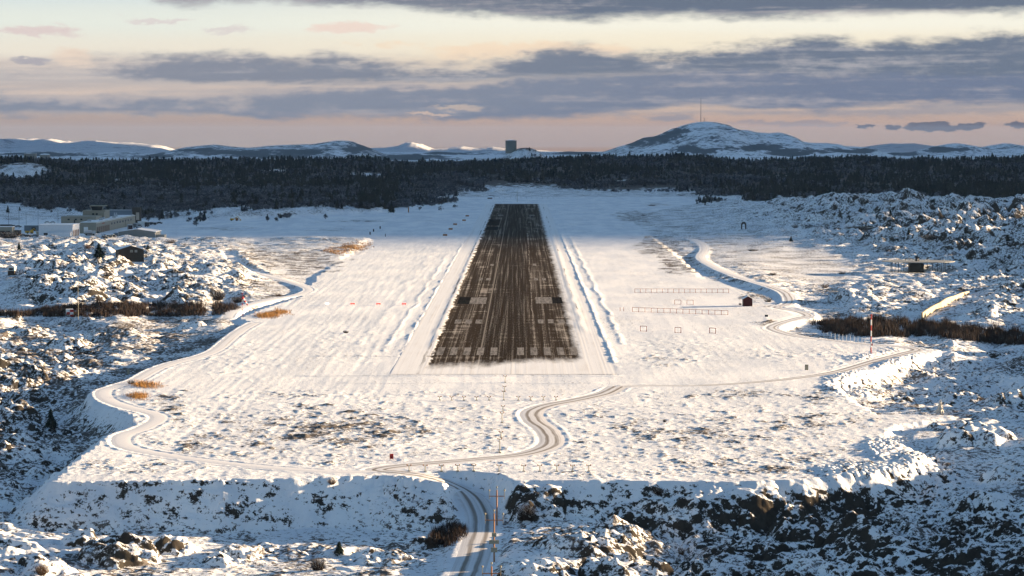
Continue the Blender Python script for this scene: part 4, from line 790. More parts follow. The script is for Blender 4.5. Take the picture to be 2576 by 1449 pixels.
M_red2 = pmat('rusty_red_paint', (.34, .075, .045), .8); M_stone = pmat('pale_stone_wall', (.46, .38, .26), .9, .25, .8); M_silver = pmat('silver_paint', (.4, .42, .45), .4)
XW = lambda px, Y_: (px-CX)/F*Y_*(math.cos(TH)+ (CY-500)/F*math.sin(TH))**0
ZW = lambda py, Y_: zat(1288, py, Y_)
def corr(b, ribs=0): return b
class Bld:
    def __init__(s, name, label, cat, Y_, zb=0.0, px=None, group=None):
        s.Y = Y_; s.o = empty(name, (xat(px, 570, Y_) if px else 0, Y_, zb)); tag(s.o, label, cat, group); s.z = zb
    def part(s, name, m, mb): o = mb.build(name, m, s.o); o.location = tuple(-v for v in s.o.location); return o
def wins(B, xs, y_, z, w, h, m=M_dark, d=.12, name='window', side=0):
    for x in xs: B.part(name, m, MB().box((x, y_, z), (w, d, h) if not side else (d, w, h)))
# terminal
Yt0 = 1597.; xl, xr_ = xat(199.5, 575, Yt0), xat(242, 575, Yt0); zt0 = ZW(560, Yt0)
T = Bld('terminal_building', 'long beige terminal with a glass topped control tower at the left edge of the apron', 'terminal', Yt0+40, 0, 250)
T.part('fire_hall', M_beige, MB().box(((xl+xr_)/2, Yt0+83, zt0/2-.3), (xr_-xl, 166, zt0+.6)))
T.part('roof', M_roofs, MB().box(((xl+xr_)/2-.3, Yt0+83, zt0+.12), (xr_-xl-1.2, 165, .24)))
for k in range(7): T.part('garage_door', M_door, MB().box((xr_+.05, Yt0+5+k*7.5, 1.9), (.1, 5.2, 3.8)))
for k in range(8): T.part('window', M_dark, MB().box((xr_+.05, Yt0+62+k*12, 4.2), (.1, 5, 1.3)))
T.part('door', M_wp, MB().box((xat(216, 575, Yt0), Yt0-.06, 1.9), (2.6, .12, 4.2)))
za = ZW(544, 1650); T.part('office_wing', M_beige, MB().box((xat(201, 550, 1650), 1658, za/2), (xat(245, 550, 1650)-xat(157, 550, 1650), 26, za)))
wins(T, [xat(p_, 552, 1644) for p_ in (172, 190, 204)], 1644.94, ZW(552, 1645), 1.3, .9)
T.part('door', M_dk2, MB().box((xat(187, 557, 1644), 1644.9, ZW(558, 1644)), (.9, .2, 2.2)))
zb_ = ZW(529, 1680); T.part('tower', M_beige, MB().box((xat(238.5, 540, 1680), 1686, zb_/2), (xat(267, 540, 1680)-xat(210, 540, 1680), 18, zb_)))
T.part('tower', M_beige, MB().box((xat(256, 545, 1672), 1673.4, zb_/2-.4), (xat(262, 540, 1670)-xat(246, 540, 1670), 9, zb_-.9)))
wins(T, [xat(p_, 538, 1676) for p_ in (234, 243)], 1676.9, ZW(538.5, 1677), 1.5, 1.1); T.part('balcony', M_steel, MB().box((xat(241, 550, 1675), 1674.4, ZW(551, 1675)), (3., 3.4, 1.6)))
zc0, zc1 = ZW(528.6, 1682), ZW(518.6, 1682); cxm = xat(246, 522, 1682)
T.part('control_room', M_dark, MB().poly([(cxm-3.2, 1679, zc0), (cxm+3.2, 1679, zc0), (cxm+3.2, 1686, zc0), (cxm-3.2, 1686, zc0), (cxm-4, 1678.2, zc1), (cxm+4, 1678.2, zc1), (cxm+4, 1687, zc1), (cxm-4, 1687, zc1)], [(3, 2, 1, 0), (4, 5, 6, 7), (0, 1, 5, 4), (1, 2, 6, 5), (2, 3, 7, 6), (3, 0, 4, 7)]))
for sx in (-1, 1): T.part('window_post', M_beige, MB().bar((cxm+sx*3.3, 1678.8, zc0), (cxm+sx*4.1, 1678, zc1), .2, 5))
T.part('tower_roof', M_steel, MB().box((cxm+.3, 1682.6, zc1+.22), (10.2, 10, .42)))
Y2 = 1762.; z2_ = ZW(528.5, Y2); z1_ = ZW(542, Y2-8)
T.part('dark_roof', M_blue, MB().poly([(xat(262, 540, Y2-8), Y2-8, z1_), (xat(332, 540, Y2-8), Y2-8, z1_), (xat(332, 530, Y2), Y2, z2_), (xat(262, 530, Y2), Y2, z2_), (xat(262, 540, Y2-8), Y2-8, 0), (xat(332, 540, Y2-8), Y2-8, 0), (xat(332, 530, Y2), Y2+6, 0), (xat(262, 530, Y2), Y2+6, 0)], [(0, 1, 2, 3), (4, 5, 1, 0), (5, 6, 2, 1), (6, 7, 3, 2), (7, 4, 0, 3)]))
T.part('ridge_snow', M_roofs, MB().box((xat(297, 530, Y2), Y2, z2_+.1), (xat(331, 530, Y2)-xat(263, 530, Y2), 1.2, .3)))
z3_ = ZW(521.6, 1780); T.part('end_tower', M_brown, MB().box((xat(342.5, 540, 1780), 1783, z3_/2), (xat(353, 540, 1780)-xat(332.5, 540, 1780), 5, z3_)))
T.part('sunlit_face_panel', M_sunlit, MB().box((xat(346, 540, 1780), 1780.3, ZW(544, 1780)), (2.2, .5, 5.2)))  # pale pink panel paints the tower's sunlit side onto its front
for p_ in (288, 293): T.part('vent_pipe', M_silver, MB().bar((xat(p_, 540, 1735), 1735, 6), (xat(p_, 540, 1735), 1735, ZW(535, 1735)), .35, 7))
T.part('canopy', M_beige, MB().box((xat(284, 565, 1700)+1.2, 1700, ZW(563.6, 1700)), (8.2, 9, 1.3))); T.part('canopy_opening', M_dk2, MB().box((xat(284, 565, 1700)+1.2, 1701, ZW(570, 1700)), (7.2, 8, 2.8)))
T.part('annex', M_beige, MB().box((xat(305, 566, 1716), 1722, 1.9), (5.6, 10, 3.8)))
T.part('sign', M_red2, MB().box((xr_+.1, Yt0+28, 5.5), (.08, 9, .55)))
for k in range(5): T.part('roof_unit', M_silver, MB().box((xl+4+(k % 2)*3, Yt0+14+k*27, zt0+.8), (2.2, 3, 1.2)))
T.part('fascia', M_wp, MB().box((xr_+.06, Yt0+83, zt0-.25), (.14, 166, .35)))
T.part('radio_aerial', M_drk, MB().bar((cxm+1.5, 1682, zc1+.4), (cxm+1.5, 1682, zc1+3.6), .09, 5))
# white hall
Yh = 1538.; a_, b_ = xat(97.5, 580, Yh), xat(183, 580, Yh); ze = ZW(566, Yh)
B = Bld('white_hall', 'big white hall with a lean-to, standing left in front of the terminal', 'hall', Yh, 0, 140)
B.part('wall', M_white, MB().box(((a_+b_)/2, Yh+12, ze/2-.4), (b_-a_, 24, ze+.8))); B.part('roof', M_roofs, MB().box(((a_+b_)/2, Yh+12, ze+.15), (b_-a_+.6, 24.6, .3)))
B.part('lean_to', M_white, MB().poly([(xat(123, 590, Yh), Yh-4, 0), (xat(180, 590, Yh), Yh-4, 0), (xat(180, 590, Yh), Yh-.03, 0), (xat(123, 590, Yh), Yh-.03, 0), (xat(123, 590, Yh), Yh-4, 2.6), (xat(180, 590, Yh), Yh-4, 2.6), (xat(180, 590, Yh), Yh-.03, 3.5), (xat(123, 590, Yh), Yh-.03, 3.5)], [(0, 1, 5, 4), (1, 2, 6, 5), (3, 0, 4, 7), (4, 5, 6, 7)]))
B.part('window', M_dark, MB().box((xat(115, 588, Yh), Yh-.05, ZW(589, Yh)), (2.4, .1, 1.4)))
for k in range(4): B.part('garage_door', M_door, MB().box((b_+.05, Yh+3.4+k*5.4, 2.1), (.1, 3.4, 3.8)))
B.part('porch', M_beige, MB().box((xat(94.5, 590, Yh), Yh+2, 1.6), (1.4, 4, 3.2)))
# grey gable hangar
Yg = 1500.; a_, p_, b_ = xat(297, 590, Yg), xat(344, 590, Yg), xat(391, 590, Yg); ze, zp = ZW(583.5, Yg), ZW(576.8, Yg); zg = ground((a_+b_)/2, Yg)-.3
B = Bld('grey_hangar', 'wide grey metal hangar with a low snowy gable roof in front of the parked trucks', 'hangar', Yg, 0, 344)
B.part('wall', M_grey, MB().house(a_, b_, Yg, Yg+22, zg-1, ze, zp)); B.part('roof', M_roofs, MB().gable(a_, b_, Yg, Yg+22, ze+.02, zp+.02, 'y', .22, .35))
B.part('side_shed', M_grey, MB().box((b_+2.6, Yg+5, 1.1), (5, 9, 3.0))); B.part('side_shed', M_blue, MB().box((a_-1.3, Yg+3, 1.4), (2.6, 7, 4.6)))
for p_ in (317, 338): B.part('annex_roof', M_roofs, MB().box((xat(p_, 598, Yg-2), Yg-1.4, ZW(596.5, Yg-2)), (4.6, 2.7, .25))); B.part('annex', M_dk2, MB().box((xat(p_, 599, Yg-2), Yg-1.3, ZW(599.5, Yg-2)), (4.4, 2.5, 1.2)))
B.part('corner_trim', M_wp, MB().bar((b_-.1, Yg-.08, zg), (b_-.1, Yg-.08, ze), .12, 4)); B.part('corner_trim', M_wp, MB().bar((a_+.1, Yg-.08, zg), (a_+.1, Yg-.08, ze), .12, 4))
# small hangar beyond the apron
Yk = 1865.; a_, b_ = xat(396, 545, Yk), xat(421, 545, Yk)
B = Bld('small_hangar', 'small grey two door hangar alone at the far left side of the apron', 'hangar', Yk, 0, 410)
B.part('wall', M_grey, MB().house(a_, b_, Yk, Yk+12, -.3, 3.4, 4.3, 'x')); B.part('roof', M_roofs, MB().gable(a_, b_, Yk, Yk+12, 3.42, 4.32, 'x', .3, .3))
for k in (0, 1): B.part('door', M_silver, MB().box((a_+2+k*3.5, Yk-.06, 1.4), (2.7, .12, 2.7)))
# left edge buildings
def simple(name, label, cat, px0, px1, py0, py1, Yb, dep, wall, zb=-.4, roof='flat', extra=None):
    a, b = xat(px0, 580, Yb), xat(px1, 580, Yb); z1 = ZW(py0, Yb); B = Bld(name, label, cat, Yb, 0, (px0+px1)/2)
    if roof == 'flat': B.part('wall', wall, MB().box(((a+b)/2, Yb+dep/2, (z1+zb)/2), (b-a, dep, z1-zb))); B.part('roof', M_roofs, MB().box(((a+b)/2, Yb+dep/2, z1+.12), (b-a+.4, dep+.4, .24)))
    elif roof == 'hip':
        zw = z1-.45*(z1-zb); B.part('wall', wall, MB().box(((a+b)/2, Yb+dep/2, (zw+zb)/2), (b-a, dep, zw-zb)))
        c = ((a+b)/2, Yb+dep/2); B.part('roof', M_roofs, MB().poly([(a-.4, Yb-.4, zw), (b+.4, Yb-.4, zw), (b+.4, Yb+dep+.4, zw), (a-.4, Yb+dep+.4, zw), (c[0], c[1], z1)], [(0, 1, 4), (1, 2, 4), (2, 3, 4), (3, 0, 4), (3, 2, 1, 0)]))
    else:
        zw = z1-.35*(z1-zb); B.part('wall', wall, MB().house(a, b, Yb, Yb+dep, zb, zw, z1, roof)); B.part('roof', M_roofs, MB().gable(a, b, Yb, Yb+dep, zw+.02, z1+.02, roof, .2, .3))
    if extra: extra(B, a, b, Yb, z1)
    return B
simple('garage', 'blue grey garage between the white hall and the parked digger', 'garage', 61, 96.5, 567, 585, 1640, 10, M_blue, extra=lambda B, a, b, y_, z: [B.part('door', M_dk2, MB().box((b-3, y_-.05, 1.2), (2.6, .1, 2.4)))])
simple('pavilion', 'small pavilion with a snowy pyramid roof at the far left edge', 'pavilion', 0, 26, 558, 572, 1720, 7, M_dk2, roof='hip')
simple('workshop', 'low pale workshop with a dark open bay at the left edge', 'workshop', -14, 30, 571, 596, 1560, 9, M_beige, extra=lambda B, a, b, y_, z: [B.part('open_bay', M_dk2, MB().box((a+6, y_-.05, 1.5), (7, .1, 2.9)))])
simple('storage_building', 'dark low building right of the pale workshop, at the left edge of the yard', 'shed', 29, 48, 579, 596, 1566, 7, M_brown)
# brown house on the rocks
hx0, hx1 = xat(309, 640, hy), xat(362, 640, hy); zh0 = 3.0
B = Bld('brown_house', 'dark brown wooden house with a snowy gable roof alone on the rocks at left', 'house', hy, zh0, 325)
zbm = ZW(663, hy)-.3; ze = ZW(629, hy); zp = ZW(619, hy); dp = 12.
B.o.rotation_euler = (0, 0, 0)
wl = MB().house(-7, 5.6, 0, dp, zbm-1, ze, zp-.1); B.part('wall', M_brown, MB().house(hx1-11.5, hx1, hy, hy+dp, zbm-.5, ze, zp)).name = 'wall'
B.part('roof', M_roofs, MB().gable(hx1-11.5, hx1, hy, hy+dp, ze+.03, zp+.03, 'y', .16, .45)); B.part('gable_board', M_brown, MB().gable(hx1-11.6, hx1+.1, hy-.5, hy-.4, ze+.0, zp+.0, 'y', .2, .45))
for k in (0, 1): B.part('window', M_conc, MB().box((hx1-5.6+k*2.0, hy-.05, ze-.55), (1.2, .1, 1.1)))
for k in range(4): B.part('corner_board', M_brown, MB().box((hx1-11.4+k*1.9, hy-.06, (ze+zbm)/2-.2), (.14, .12, ze-zbm-.4)))
for ob in B.o.children: pass
B.o.rotation_euler = (0, 0, math.radians(15))
# lookout hut
B = Bld('lookout_hut', 'little white gabled hut on a dark stilt base at the left edge', 'hut', ty, .4, 28)
w = (37.5-19)/F*ty; zt1 = ZW(666, ty); zm = ZW(681, ty)
B.part('base', M_brown, MB().box((tx, ty+1.5, (zm+.0)/2), (w*.9, 2.8, zm))); B.part('wall', M_wp, MB().house(tx-w/2, tx+w/2, ty, ty+3, zm-.02, zt1-.9, zt1)); B.part('roof', M_roofs, MB().gable(tx-w/2, tx+w/2, ty, ty+3, zt1-.88, zt1+.02, 'y', .12, .25)); B.part('window', M_dark, MB().box((tx, ty-.04, (zm+zt1)/2-.55), (w*.6, .08, .9)))
# red shed
sx, sy = G(1881.5, 770.5, .0); sz = ground(sx, sy)-.3; w = 27/F*sy; zt1 = ZW(744.5, sy); ze = ZW(751.5, sy)
B = Bld('red_shed', 'small dark red shed with snowy gable roof on the field right of the runway', 'shed', sy, 0, 1881)
B.part('wall', M_red, MB().house(sx-w/2+.3, sx+w/2-.3, sy, sy+4.2, sz, ze, zt1-.1)); B.part('roof', M_roofs, MB().gable(sx-w/2+.3, sx+w/2-.3, sy, sy+4.2, ze, zt1-.1, 'y', .14, .3)); B.part('door', M_door, MB().box((sx+w/2-.27, sy+2, sz+1.2), (.06, 1, 2)))
# far red hut, tank, ridge buildings
simple('red_hut', 'tiny dark red hut just beyond the left corner of the far runway end', 'hut', 1226.5, 1238.5, 494.5, 500, 2560, 4, M_red, roof='x')
Yq = 4700.; B = Bld('storage_tank', 'big grey cylindrical tank on the wooded knoll straight beyond the runway', 'tank', Yq, 0, 1285)
cx_ = xat(1285.5, 366, Yq); r_ = 14/F*Yq; z0 = ZW(386, Yq); z1 = ZW(354.6, Yq); n = 40
v = [(cx_+r_*math.cos(2*math.pi*i/n), Yq+r_*math.sin(2*math.pi*i/n), z) for z in (z0, z1) for i in range(n)]
B.part('shell', pmat('tank_wall', (.16, .17, .16), .8, .2, .12), MB().poly(v, [(i, (i+1) % n, n+(i+1) % n, n+i) for i in range(n)]+[tuple(range(n, 2*n))]))
v = [(cx_+r_*1.03*math.cos(2*math.pi*i/n), Yq+r_*1.03*math.sin(2*math.pi*i/n), z) for z in (z1+.02, z1+.9) for i in range(n)]
B.part('rim', M_conc, MB().poly(v, [(i, (i+1) % n, n+(i+1) % n, n+i) for i in range(n)]+[tuple(range(n-1, -1, -1))]))
v = [(cx_+r_*.98*math.cos(2*math.pi*i/n), Yq+r_*.98*math.sin(2*math.pi*i/n), z1+.9) for i in range(n)]+[(cx_, Yq, z1+2.2)]
B.part('snow_cap', M_roofs, MB().poly(v, [(i, (i+1) % n, n) for i in range(n)]))
for sx_ in (-1, 1): B.part('lightning_rod', M_conc, MB().bar((cx_+sx_*r_, Yq, z1), (cx_+sx_*r_, Yq, z1+2.6), .18, 4))
Yq = 4100.; B = simple('flat_building', 'long low concrete building on the ridge skyline at far left', 'building', 62, 91, 386.5, 398, Yq, 12, M_conc)
B = Bld('domed_tank', 'round tank with a snowy dome beside the long low building on the left skyline', 'tank', Yq, 0, 113); cx_ = xat(113, 390, Yq); r_ = 13/F*Yq; z1 = ZW(389.5, Yq); z0 = z1-9
v = [(cx_+r_*math.cos(2*math.pi*i/24), Yq+r_*math.sin(2*math.pi*i/24), z) for z in (z0, z1) for i in range(24)]; B.part('shell', M_conc, MB().poly(v, [(i, (i+1) % 24, 24+(i+1) % 24, 24+i) for i in range(24)]))
v = [(cx_+r_*q_*math.cos(2*math.pi*i/24), Yq+r_*q_*math.sin(2*math.pi*i/24), z1+dz_) for q_, dz_ in ((1.03, 0), (.7, 1.5)) for i in range(24)]+[(cx_, Yq, z1+2.2)]; B.part('snow_dome', M_roofs, MB().poly(v, [(i, (i+1) % 24, 24+(i+1) % 24, 24+i) for i in range(24)]+[(24+i, 24+(i+1) % 24, 48) for i in range(24)]))
def mast(name, label, px, pyb, pyt, Yb, r, m_, arms=(), zb=None):
    x = xat(px, pyb, Yb); o = MB(); o.bar((0, 0, -1), (0, 0, ZW(pyt, Yb)-ZW(pyb, Yb)), r, 6, r*.6)
    for h_, w_ in arms: o.box((0, 0, h_), (w_, .3*r+.06, .3*r+.06))
    ob = o.build(name, m_); ob.location = (x, Yb, ZW(pyb, Yb)); return tag(ob, label, 'mast')
mast('radio_mast', 'very tall thin mast on the summit of the snowy mountain', 1763, 308, 247, 9000, 1.0, M_drk)
mast('radio_mast', 'short stub mast just right of the tall mast on the mountain summit', 1771.5, 308, 297, 9000, 1.2, M_drk, [(12, 6)])
mast('radio_mast', 'thin mast on the skyline at the far left edge', 27, 398, 380, 4100, .35, M_drk)
mast('thin_mast', 'thin grey mast rising behind the checkered box', 197, 796, 690, 820, .09, M_steel, [(2.5, .7)])
mast('light_mast', 'thin mast on the centreline just beyond the far runway end', 1301, 509, 479, 2420, .22, M_steel, [(6, 1.6)])
for px, a, b, Yb in [(22, 574, 520, 1640), (48, 572, 528, 1660), (96, 570, 532, 1680), (146, 575, 528, 1700), (66, 572, 536, 1690)]: mast('lamp_post', 'thin dark lamp post in the yard left of the terminal', px, a, b, Yb, .14, M_drk, [(9.5, 1.2)])['group'] = 'lamp posts in the yard left of the terminal'
# ------------------------------------------------------------------ vehicles
def vehicle(name, label, px, py, L_, Wd, Hh, body, cab=None, rz=0.0, kind='car', group=None, Yf=None):
    x, y_, z = on(px, py) if Yf is None else (xat(px, py, Yf), Yf, ground(xat(px, py, Yf), Yf))
    o = empty(name, (x, y_, z), rz); tag(o, label, kind if kind in ('car', 'truck', 'digger', 'tanker') else kind, group)
    if kind == 'car':
        MB().box((0, 0, .62), (L_, Wd, .62)).build('body', body, o); MB().box((-.1, 0, 1.15), (L_*.56, Wd*.9, .5), 0, .8).build('cabin', M_dark, o); MB().box((-.1, 0, 1.43), (L_*.46, Wd*.74, .08)).build('roof', M_roofs, o)
    else:
        MB().box((L_/2-1, 0, Hh*.48), (2, Wd, Hh*.72)).build('cab', cab or body, o); MB().box((L_/2-.2, 0, Hh*.62), (.5, Wd*.86, Hh*.26)).build('windscreen', M_dark, o)
        if kind == 'tanker':
            MB().bar((-L_/2, 0, Hh*.62), (L_/2-2.2, 0, Hh*.62), Wd*.46, 14).build('tank', body, o); MB().box((-1, 0, Hh*.25), (L_-2, Wd*.8, .3)).build('chassis', M_tyre, o)
        elif kind == 'truck': MB().box((-1.1, 0, Hh*.58), (L_-2.4, Wd, Hh*.78)).build('cargo_box', body, o); MB().box((-1.1, 0, Hh*.58+Hh*.40), (L_-2.5, Wd*.98, .12)).build('roof_snow', M_roofs, o)
        else: MB().bar((0, 0, 1.6), (2.6, 0, 3.2), .22, 6).bar((2.6, 0, 3.2), (4.2, 0, 1.2), .18, 6).box((4.4, 0, .7), (1., 1.6, .9)).build('arm', body, o); MB().box((-1.5, 0, 1.2), (2.6, Wd, 1.2)).build('engine_cover', body, o)
    rr = .34 if kind == 'car' else .52
    for sx_ in (-1, 1):
        for sy_ in (-1, 1): MB().bar((sx_*L_*.31, sy_*(Wd/2-.05)-.12, rr), (sx_*L_*.31, sy_*(Wd/2-.05)+.12, rr), rr, 12).build('wheel', M_tyre, o)
    return o
vehicle('tanker_truck', 'pale tanker truck parked in front of the fire hall wall', 226, 592, 6.5, 2.4, 3.1, M_silver, rz=.25, kind='tanker')
vehicle('fire_truck', 'silver and red truck, nearest of the parked trucks at the apron edge', 327, 578, 7, 2.6, 3.4, M_silver, M_red, rz=-1.3, kind='truck')
vehicle('box_truck', 'white box truck, farthest of the parked trucks at the apron edge', 361, 571, 8, 2.6, 3.8, M_wp, M_drk, rz=-.5, kind='truck')
vehicle('box_truck', 'grey truck in the middle of the parked trucks at the apron edge', 345, 574, 7, 2.6, 3.2, M_grey, M_silver, rz=-1.0, kind='truck')
vehicle('yellow_digger', 'yellow digger parked in front of the blue grey garage', 75, 588, 4.5, 2.4, 2.6, M_yel, rz=.1, kind='digger')
vehicle('snow_plough', 'yellow snow plough on the far edge of the apron', 589, 556, 6, 2.6, 2.6, M_yel, M_orange, rz=.05, kind='digger')
vehicle('utility_truck', 'small dark truck on the apron right of the white box truck', 385, 566, 4.6, 2, 2, M_drk, kind='truck')
for px, py, m_, lb in [(58, 597, M_drk, 'leftmost of the three dark cars parked before the white hall'), (72, 596, M_drk, 'middle one of the three dark cars parked before the white hall'), (88, 596, M_blue, 'rightmost of the three dark cars parked before the white hall'), (10, 597, M_silver, 'snow covered car parked at the left edge below the workshop'), (119, 562, M_wp, 'pale snow covered car behind the white hall, left one of two'), (133, 562, M_wp, 'pale snow covered car behind the white hall, right one of two'),
  (33, 571, M_drk, 'dark car behind the pale workshop, left one of two'), (46, 572, M_blue, 'dark car behind the pale workshop, right one of two'), (264, 600, M_drk, 'leftmost small dark car left of the grey hangar'), (274, 598, M_grey, 'middle small dark car left of the grey hangar'), (283, 597, M_drk, 'rightmost small dark car left of the grey hangar'), (243, 587, M_blue, 'small blue car under the fire hall doors'), (401, 563, M_drk, 'dark pickup parked alone near the end of the truck row')]:
    vehicle('parked_car', lb, px, py, 4.3, 1.8, 1.5, m_, rz=random.uniform(-.4, .4), group='cars parked around the airport buildings')
# ------------------------------------------------------------------ field equipment
# checkered box
x, y_, z = on(176, 797.5); w = 20/F*y_; h_ = 19.5/F*y_; z -= .15
B = empty('checkered_box', (x, y_, z), math.radians(16)); tag(B, 'red and white checkered equipment box on the low ridge at left', 'equipment box')
MB().box((0, w*.35, h_/2), (w*.86, w*.7, h_)).build('cabinet', M_wp, B); c1 = MB(); c2 = MB()
for i in range(2):
    for j in range(3):
        if (i+j) % 2 == 1: c1.box((-w*.215+i*w*.43, -.012, h_*(5-2*j)/6), (w*.43, .02, h_/3))
c1.build('red_check', M_redp, B); MB().box((0, w*.35, h_+.05), (w*.88, w*.72, .1)).build('snow_cap', M_roofs, B); MB().box((w*.43+.12, w*.35, h_*.42), (.24, .5, .5)).build('fan_unit', M_grey, B)
# windsock
x, y_, z = on(610, 797); top = (797-748)/F*y_; o = empty('windsock', (x, y_, z)); tag(o, 'red and white windsock hanging on a lattice mast beside the left track', 'windsock')
m1 = MB(); m2 = MB(); nseg = 7
for k in range(nseg):
    a, b = top*k/nseg, top*(k+1)/nseg; t_ = m1 if k % 2 == 0 else m2
    for i in range(3): an = i*2.094; r0 = .32*(1-k/nseg*.6); r1 = .32*(1-(k+1)/nseg*.6); t_.bar((r0*math.cos(an), r0*math.sin(an), a), (r1*math.cos(an), r1*math.sin(an), b), .05, 4); t_.bar((r0*math.cos(an), r0*math.sin(an), a), (r1*math.cos(an+2.094), r1*math.sin(an+2.094), b), .03, 4)
m1.build('mast_section', M_redp, o); m2.build('mast_section', M_wp, o)
so_ = MB(); sr = MB(); p0 = Vector((0, 0, top)); dr = Vector((.55, 0, -.83)).normalized()
for k in range(5): (sr if k % 2 == 0 else so_).bar(p0+dr*k*.62, p0+dr*(k+1)*.62, .42-.045*k, 10, .42-.045*(k+1))
sr.build('sock', M_redp, o); so_.build('sock', M_wp, o); MB().bar((0, 0, top), (0, 0, top+1.2), .05, 5).box((0, 0, top+1.2), (.4, .4, .3)).build('top_lamp', M_redp, o)
# striped mast
x, y_, z = on(2191, 888); H_ = (888-790)/F*y_; o = empty('striped_mast', (x, y_, z)); tag(o, 'tall red and white striped mast beside the bend of the right road', 'mast')
for k in range(7): MB().bar((0, 0, H_*k/7), (0, 0, H_*(k+1)/7), .17, 8).build('mast_section', M_redp if k % 2 == 0 else M_wp, o)
MB().box((0, 0, H_*.97), (.9, .25, .2)).box((.25, 0, 2.2), (.35, .3, .6)).build('bracket', M_redp, o)
# raised round antenna platform
o = empty('antenna_platform', (vx, vy+5, .4)); tag(o, 'wide flat antenna platform on thin dark legs over a black cabin, far right', 'antenna platform')
R = 93/F*vy; zp = ZW(658.5, vy)-.4; n = 28
v = [(R*math.cos(2*math.pi*i/n), R*.8*math.sin(2*math.pi*i/n), z) for z in (zp-.14, zp+.1) for i in range(n)]
MB().poly(v, [(i, (i+1) % n, n+(i+1) % n, n+i) for i in range(n)]+[tuple(range(n, 2*n)), tuple(range(n-1, -1, -1))]).build('deck', M_conc, o)
for i in range(14): an = 2*math.pi*i/14+.2; MB().bar((R*.74*math.cos(an), R*.6*math.sin(an), -1), (R*.74*math.cos(an), R*.6*math.sin(an), zp-.14), .12, 5).build('leg', M_drk, o)
MB().box((-1.2, -2, zp*.42), (36/F*vy, 4, zp*.84)).build('cabin', M_dk2, o)
for i in range(18): an = 2*math.pi*i/18; b = MB().bar((5*math.cos(an), 4*math.sin(an), zp+.1), (5*math.cos(an), 4*math.sin(an), zp+.75), .06, 5); b.box((5*math.cos(an), 4*math.sin(an), zp+.85), (.35, .35, .25)); b.build('antenna', M_wp, o)
MB().bar((-.5, 0, zp+.1), (-.5, 0, zp+1.3), .9, 12, .6).build('central_dome', M_brown, o)
# dark arch
x, y_, z = on(1871, 577); o = MB(); o.poly([(-1.6, 0, -.5), (-.9, 0, -.5), (-.9, 0, 2.4), (-.5, 0, 3.3), (.5, 0, 3.3), (.9, 0, 2.4), (.9, 0, -.5), (1.6, 0, -.5), (1.6, 0, 3.2), (.9, 0, 4.5), (-.9, 0, 4.5), (-1.6, 0, 3.2)]+[(a, 1.4, c) for a, c in ((-1.6, -.5), (-.9, -.5), (-.9, 2.4), (-.5, 3.3), (.5, 3.3), (.9, 2.4), (.9, -.5), (1.6, -.5), (1.6, 3.2), (.9, 4.5), (-.9, 4.5), (-1.6, 3.2))], [(0, 1, 2, 11), (2, 3, 10, 11), (3, 4, 9, 10), (4, 5, 8, 9), (5, 6, 7, 8)]+[(i, 12+i, 12+(i+1) % 12, (i+1) % 12) for i in range(12)]+[(23, 14, 13, 12), (23, 22, 15, 14), (22, 21, 16, 15), (21, 20, 17, 16), (20, 19, 18, 17)])
ob = o.build('stone_arch', M_brown); ob.location = (x, y_, z); tag(ob, 'dark upright arch standing on the snow below the big rocky hill', 'arch')
# stone wall climbing the right hillside
pts = [on(a, b) for a, b in [(2319, 806), (2332, 796), (2345, 787), (2356, 781), (2366, 774), (2380, 764), (2390, 760), (2402, 755), (2418, 748), (2436, 741)]]
v = []; f = []
for i, (x, y_, z) in enumerate(pts):
    h_ = 2.4-.13*i; v += [(x-.35, y_, z-1), (x+.35, y_, z-1), (x+.3, y_, z+h_), (x-.3, y_, z+h_)]
    if i: b = 4*i; f += [(b-4+k, b-4+(k+1) % 4, b+(k+1) % 4, b+k) for k in range(4)]
f += [(3, 2, 1, 0), tuple(len(v)-4+k for k in range(4))]
tag(MB().poly(v, f).build('stone_wall', M_stone), 'pale stone wall climbing the hillside from the dark thicket at right', 'wall')
# approach light posts
def tpost(px, py, h, label, group, top=1, scale=1.0):
    x, y_, z = on(px, py); o = empty('light_post', (x, y_, z)); tag(o, label, 'light post', group)
    MB().bar((0, 0, -.2), (0, 0, h), .075*scale, 6).box((0, 0, .05), (.5, .5, .14)).build('post', M_steel, o); MB().box((0, 0, h), (.75*scale, .12, .1)).build('crossbar', M_steel, o)
    for s_ in (-1, 1): MB().bar((s_*.34*scale, -.06, h+.03), (s_*.34*scale, -.06, h+.2), .08*scale, 6, .11*scale).build('lamp', M_orange, o)
    return o
z3f = lambda X_, Y_: ((1280+X_/2.0125)/1.49068, (1100+Y_/2.0125)/1.49068)
for X_ in (511, 633, 755, 878, 1000, 1190, 1377, 1498, 1626, 1745, 1867):
    a, b = z3f(X_, 1345); tpost(a, b, 1.0, 'short light post in the row along the front edge of the snow field', 'light posts along the front edge of the snow field')
for X_ in (742, 832, 925, 1020, 1115, 1336, 1430, 1525, 1620):
    a, b = z3f(X_, 808); tpost(a, b, .75, 'short light post in the cross row halfway between the front edge and the runway', 'light posts in the middle cross row')
for X_, Y_, h_, lb in [(1236, 676, 1.5, 'nearest the runway end'), (1231, 740, 1.1, 'second from the runway end'), (1226, 808, 1.9, 'where the cross row meets the line'), (1220, 892, 1.1, 'first one on the near side of the cross row'), (1213, 980, 2.0, 'in the middle of the open heath'), (1205, 1092, 1.1, 'second from the front road'), (1196, 1208, 2.5, 'tallest, just behind the front road')]:
    a, b = z3f(X_, Y_); tpost(a, b, h_, 'centreline light post, the one '+lb, 'light posts on the runway centreline')
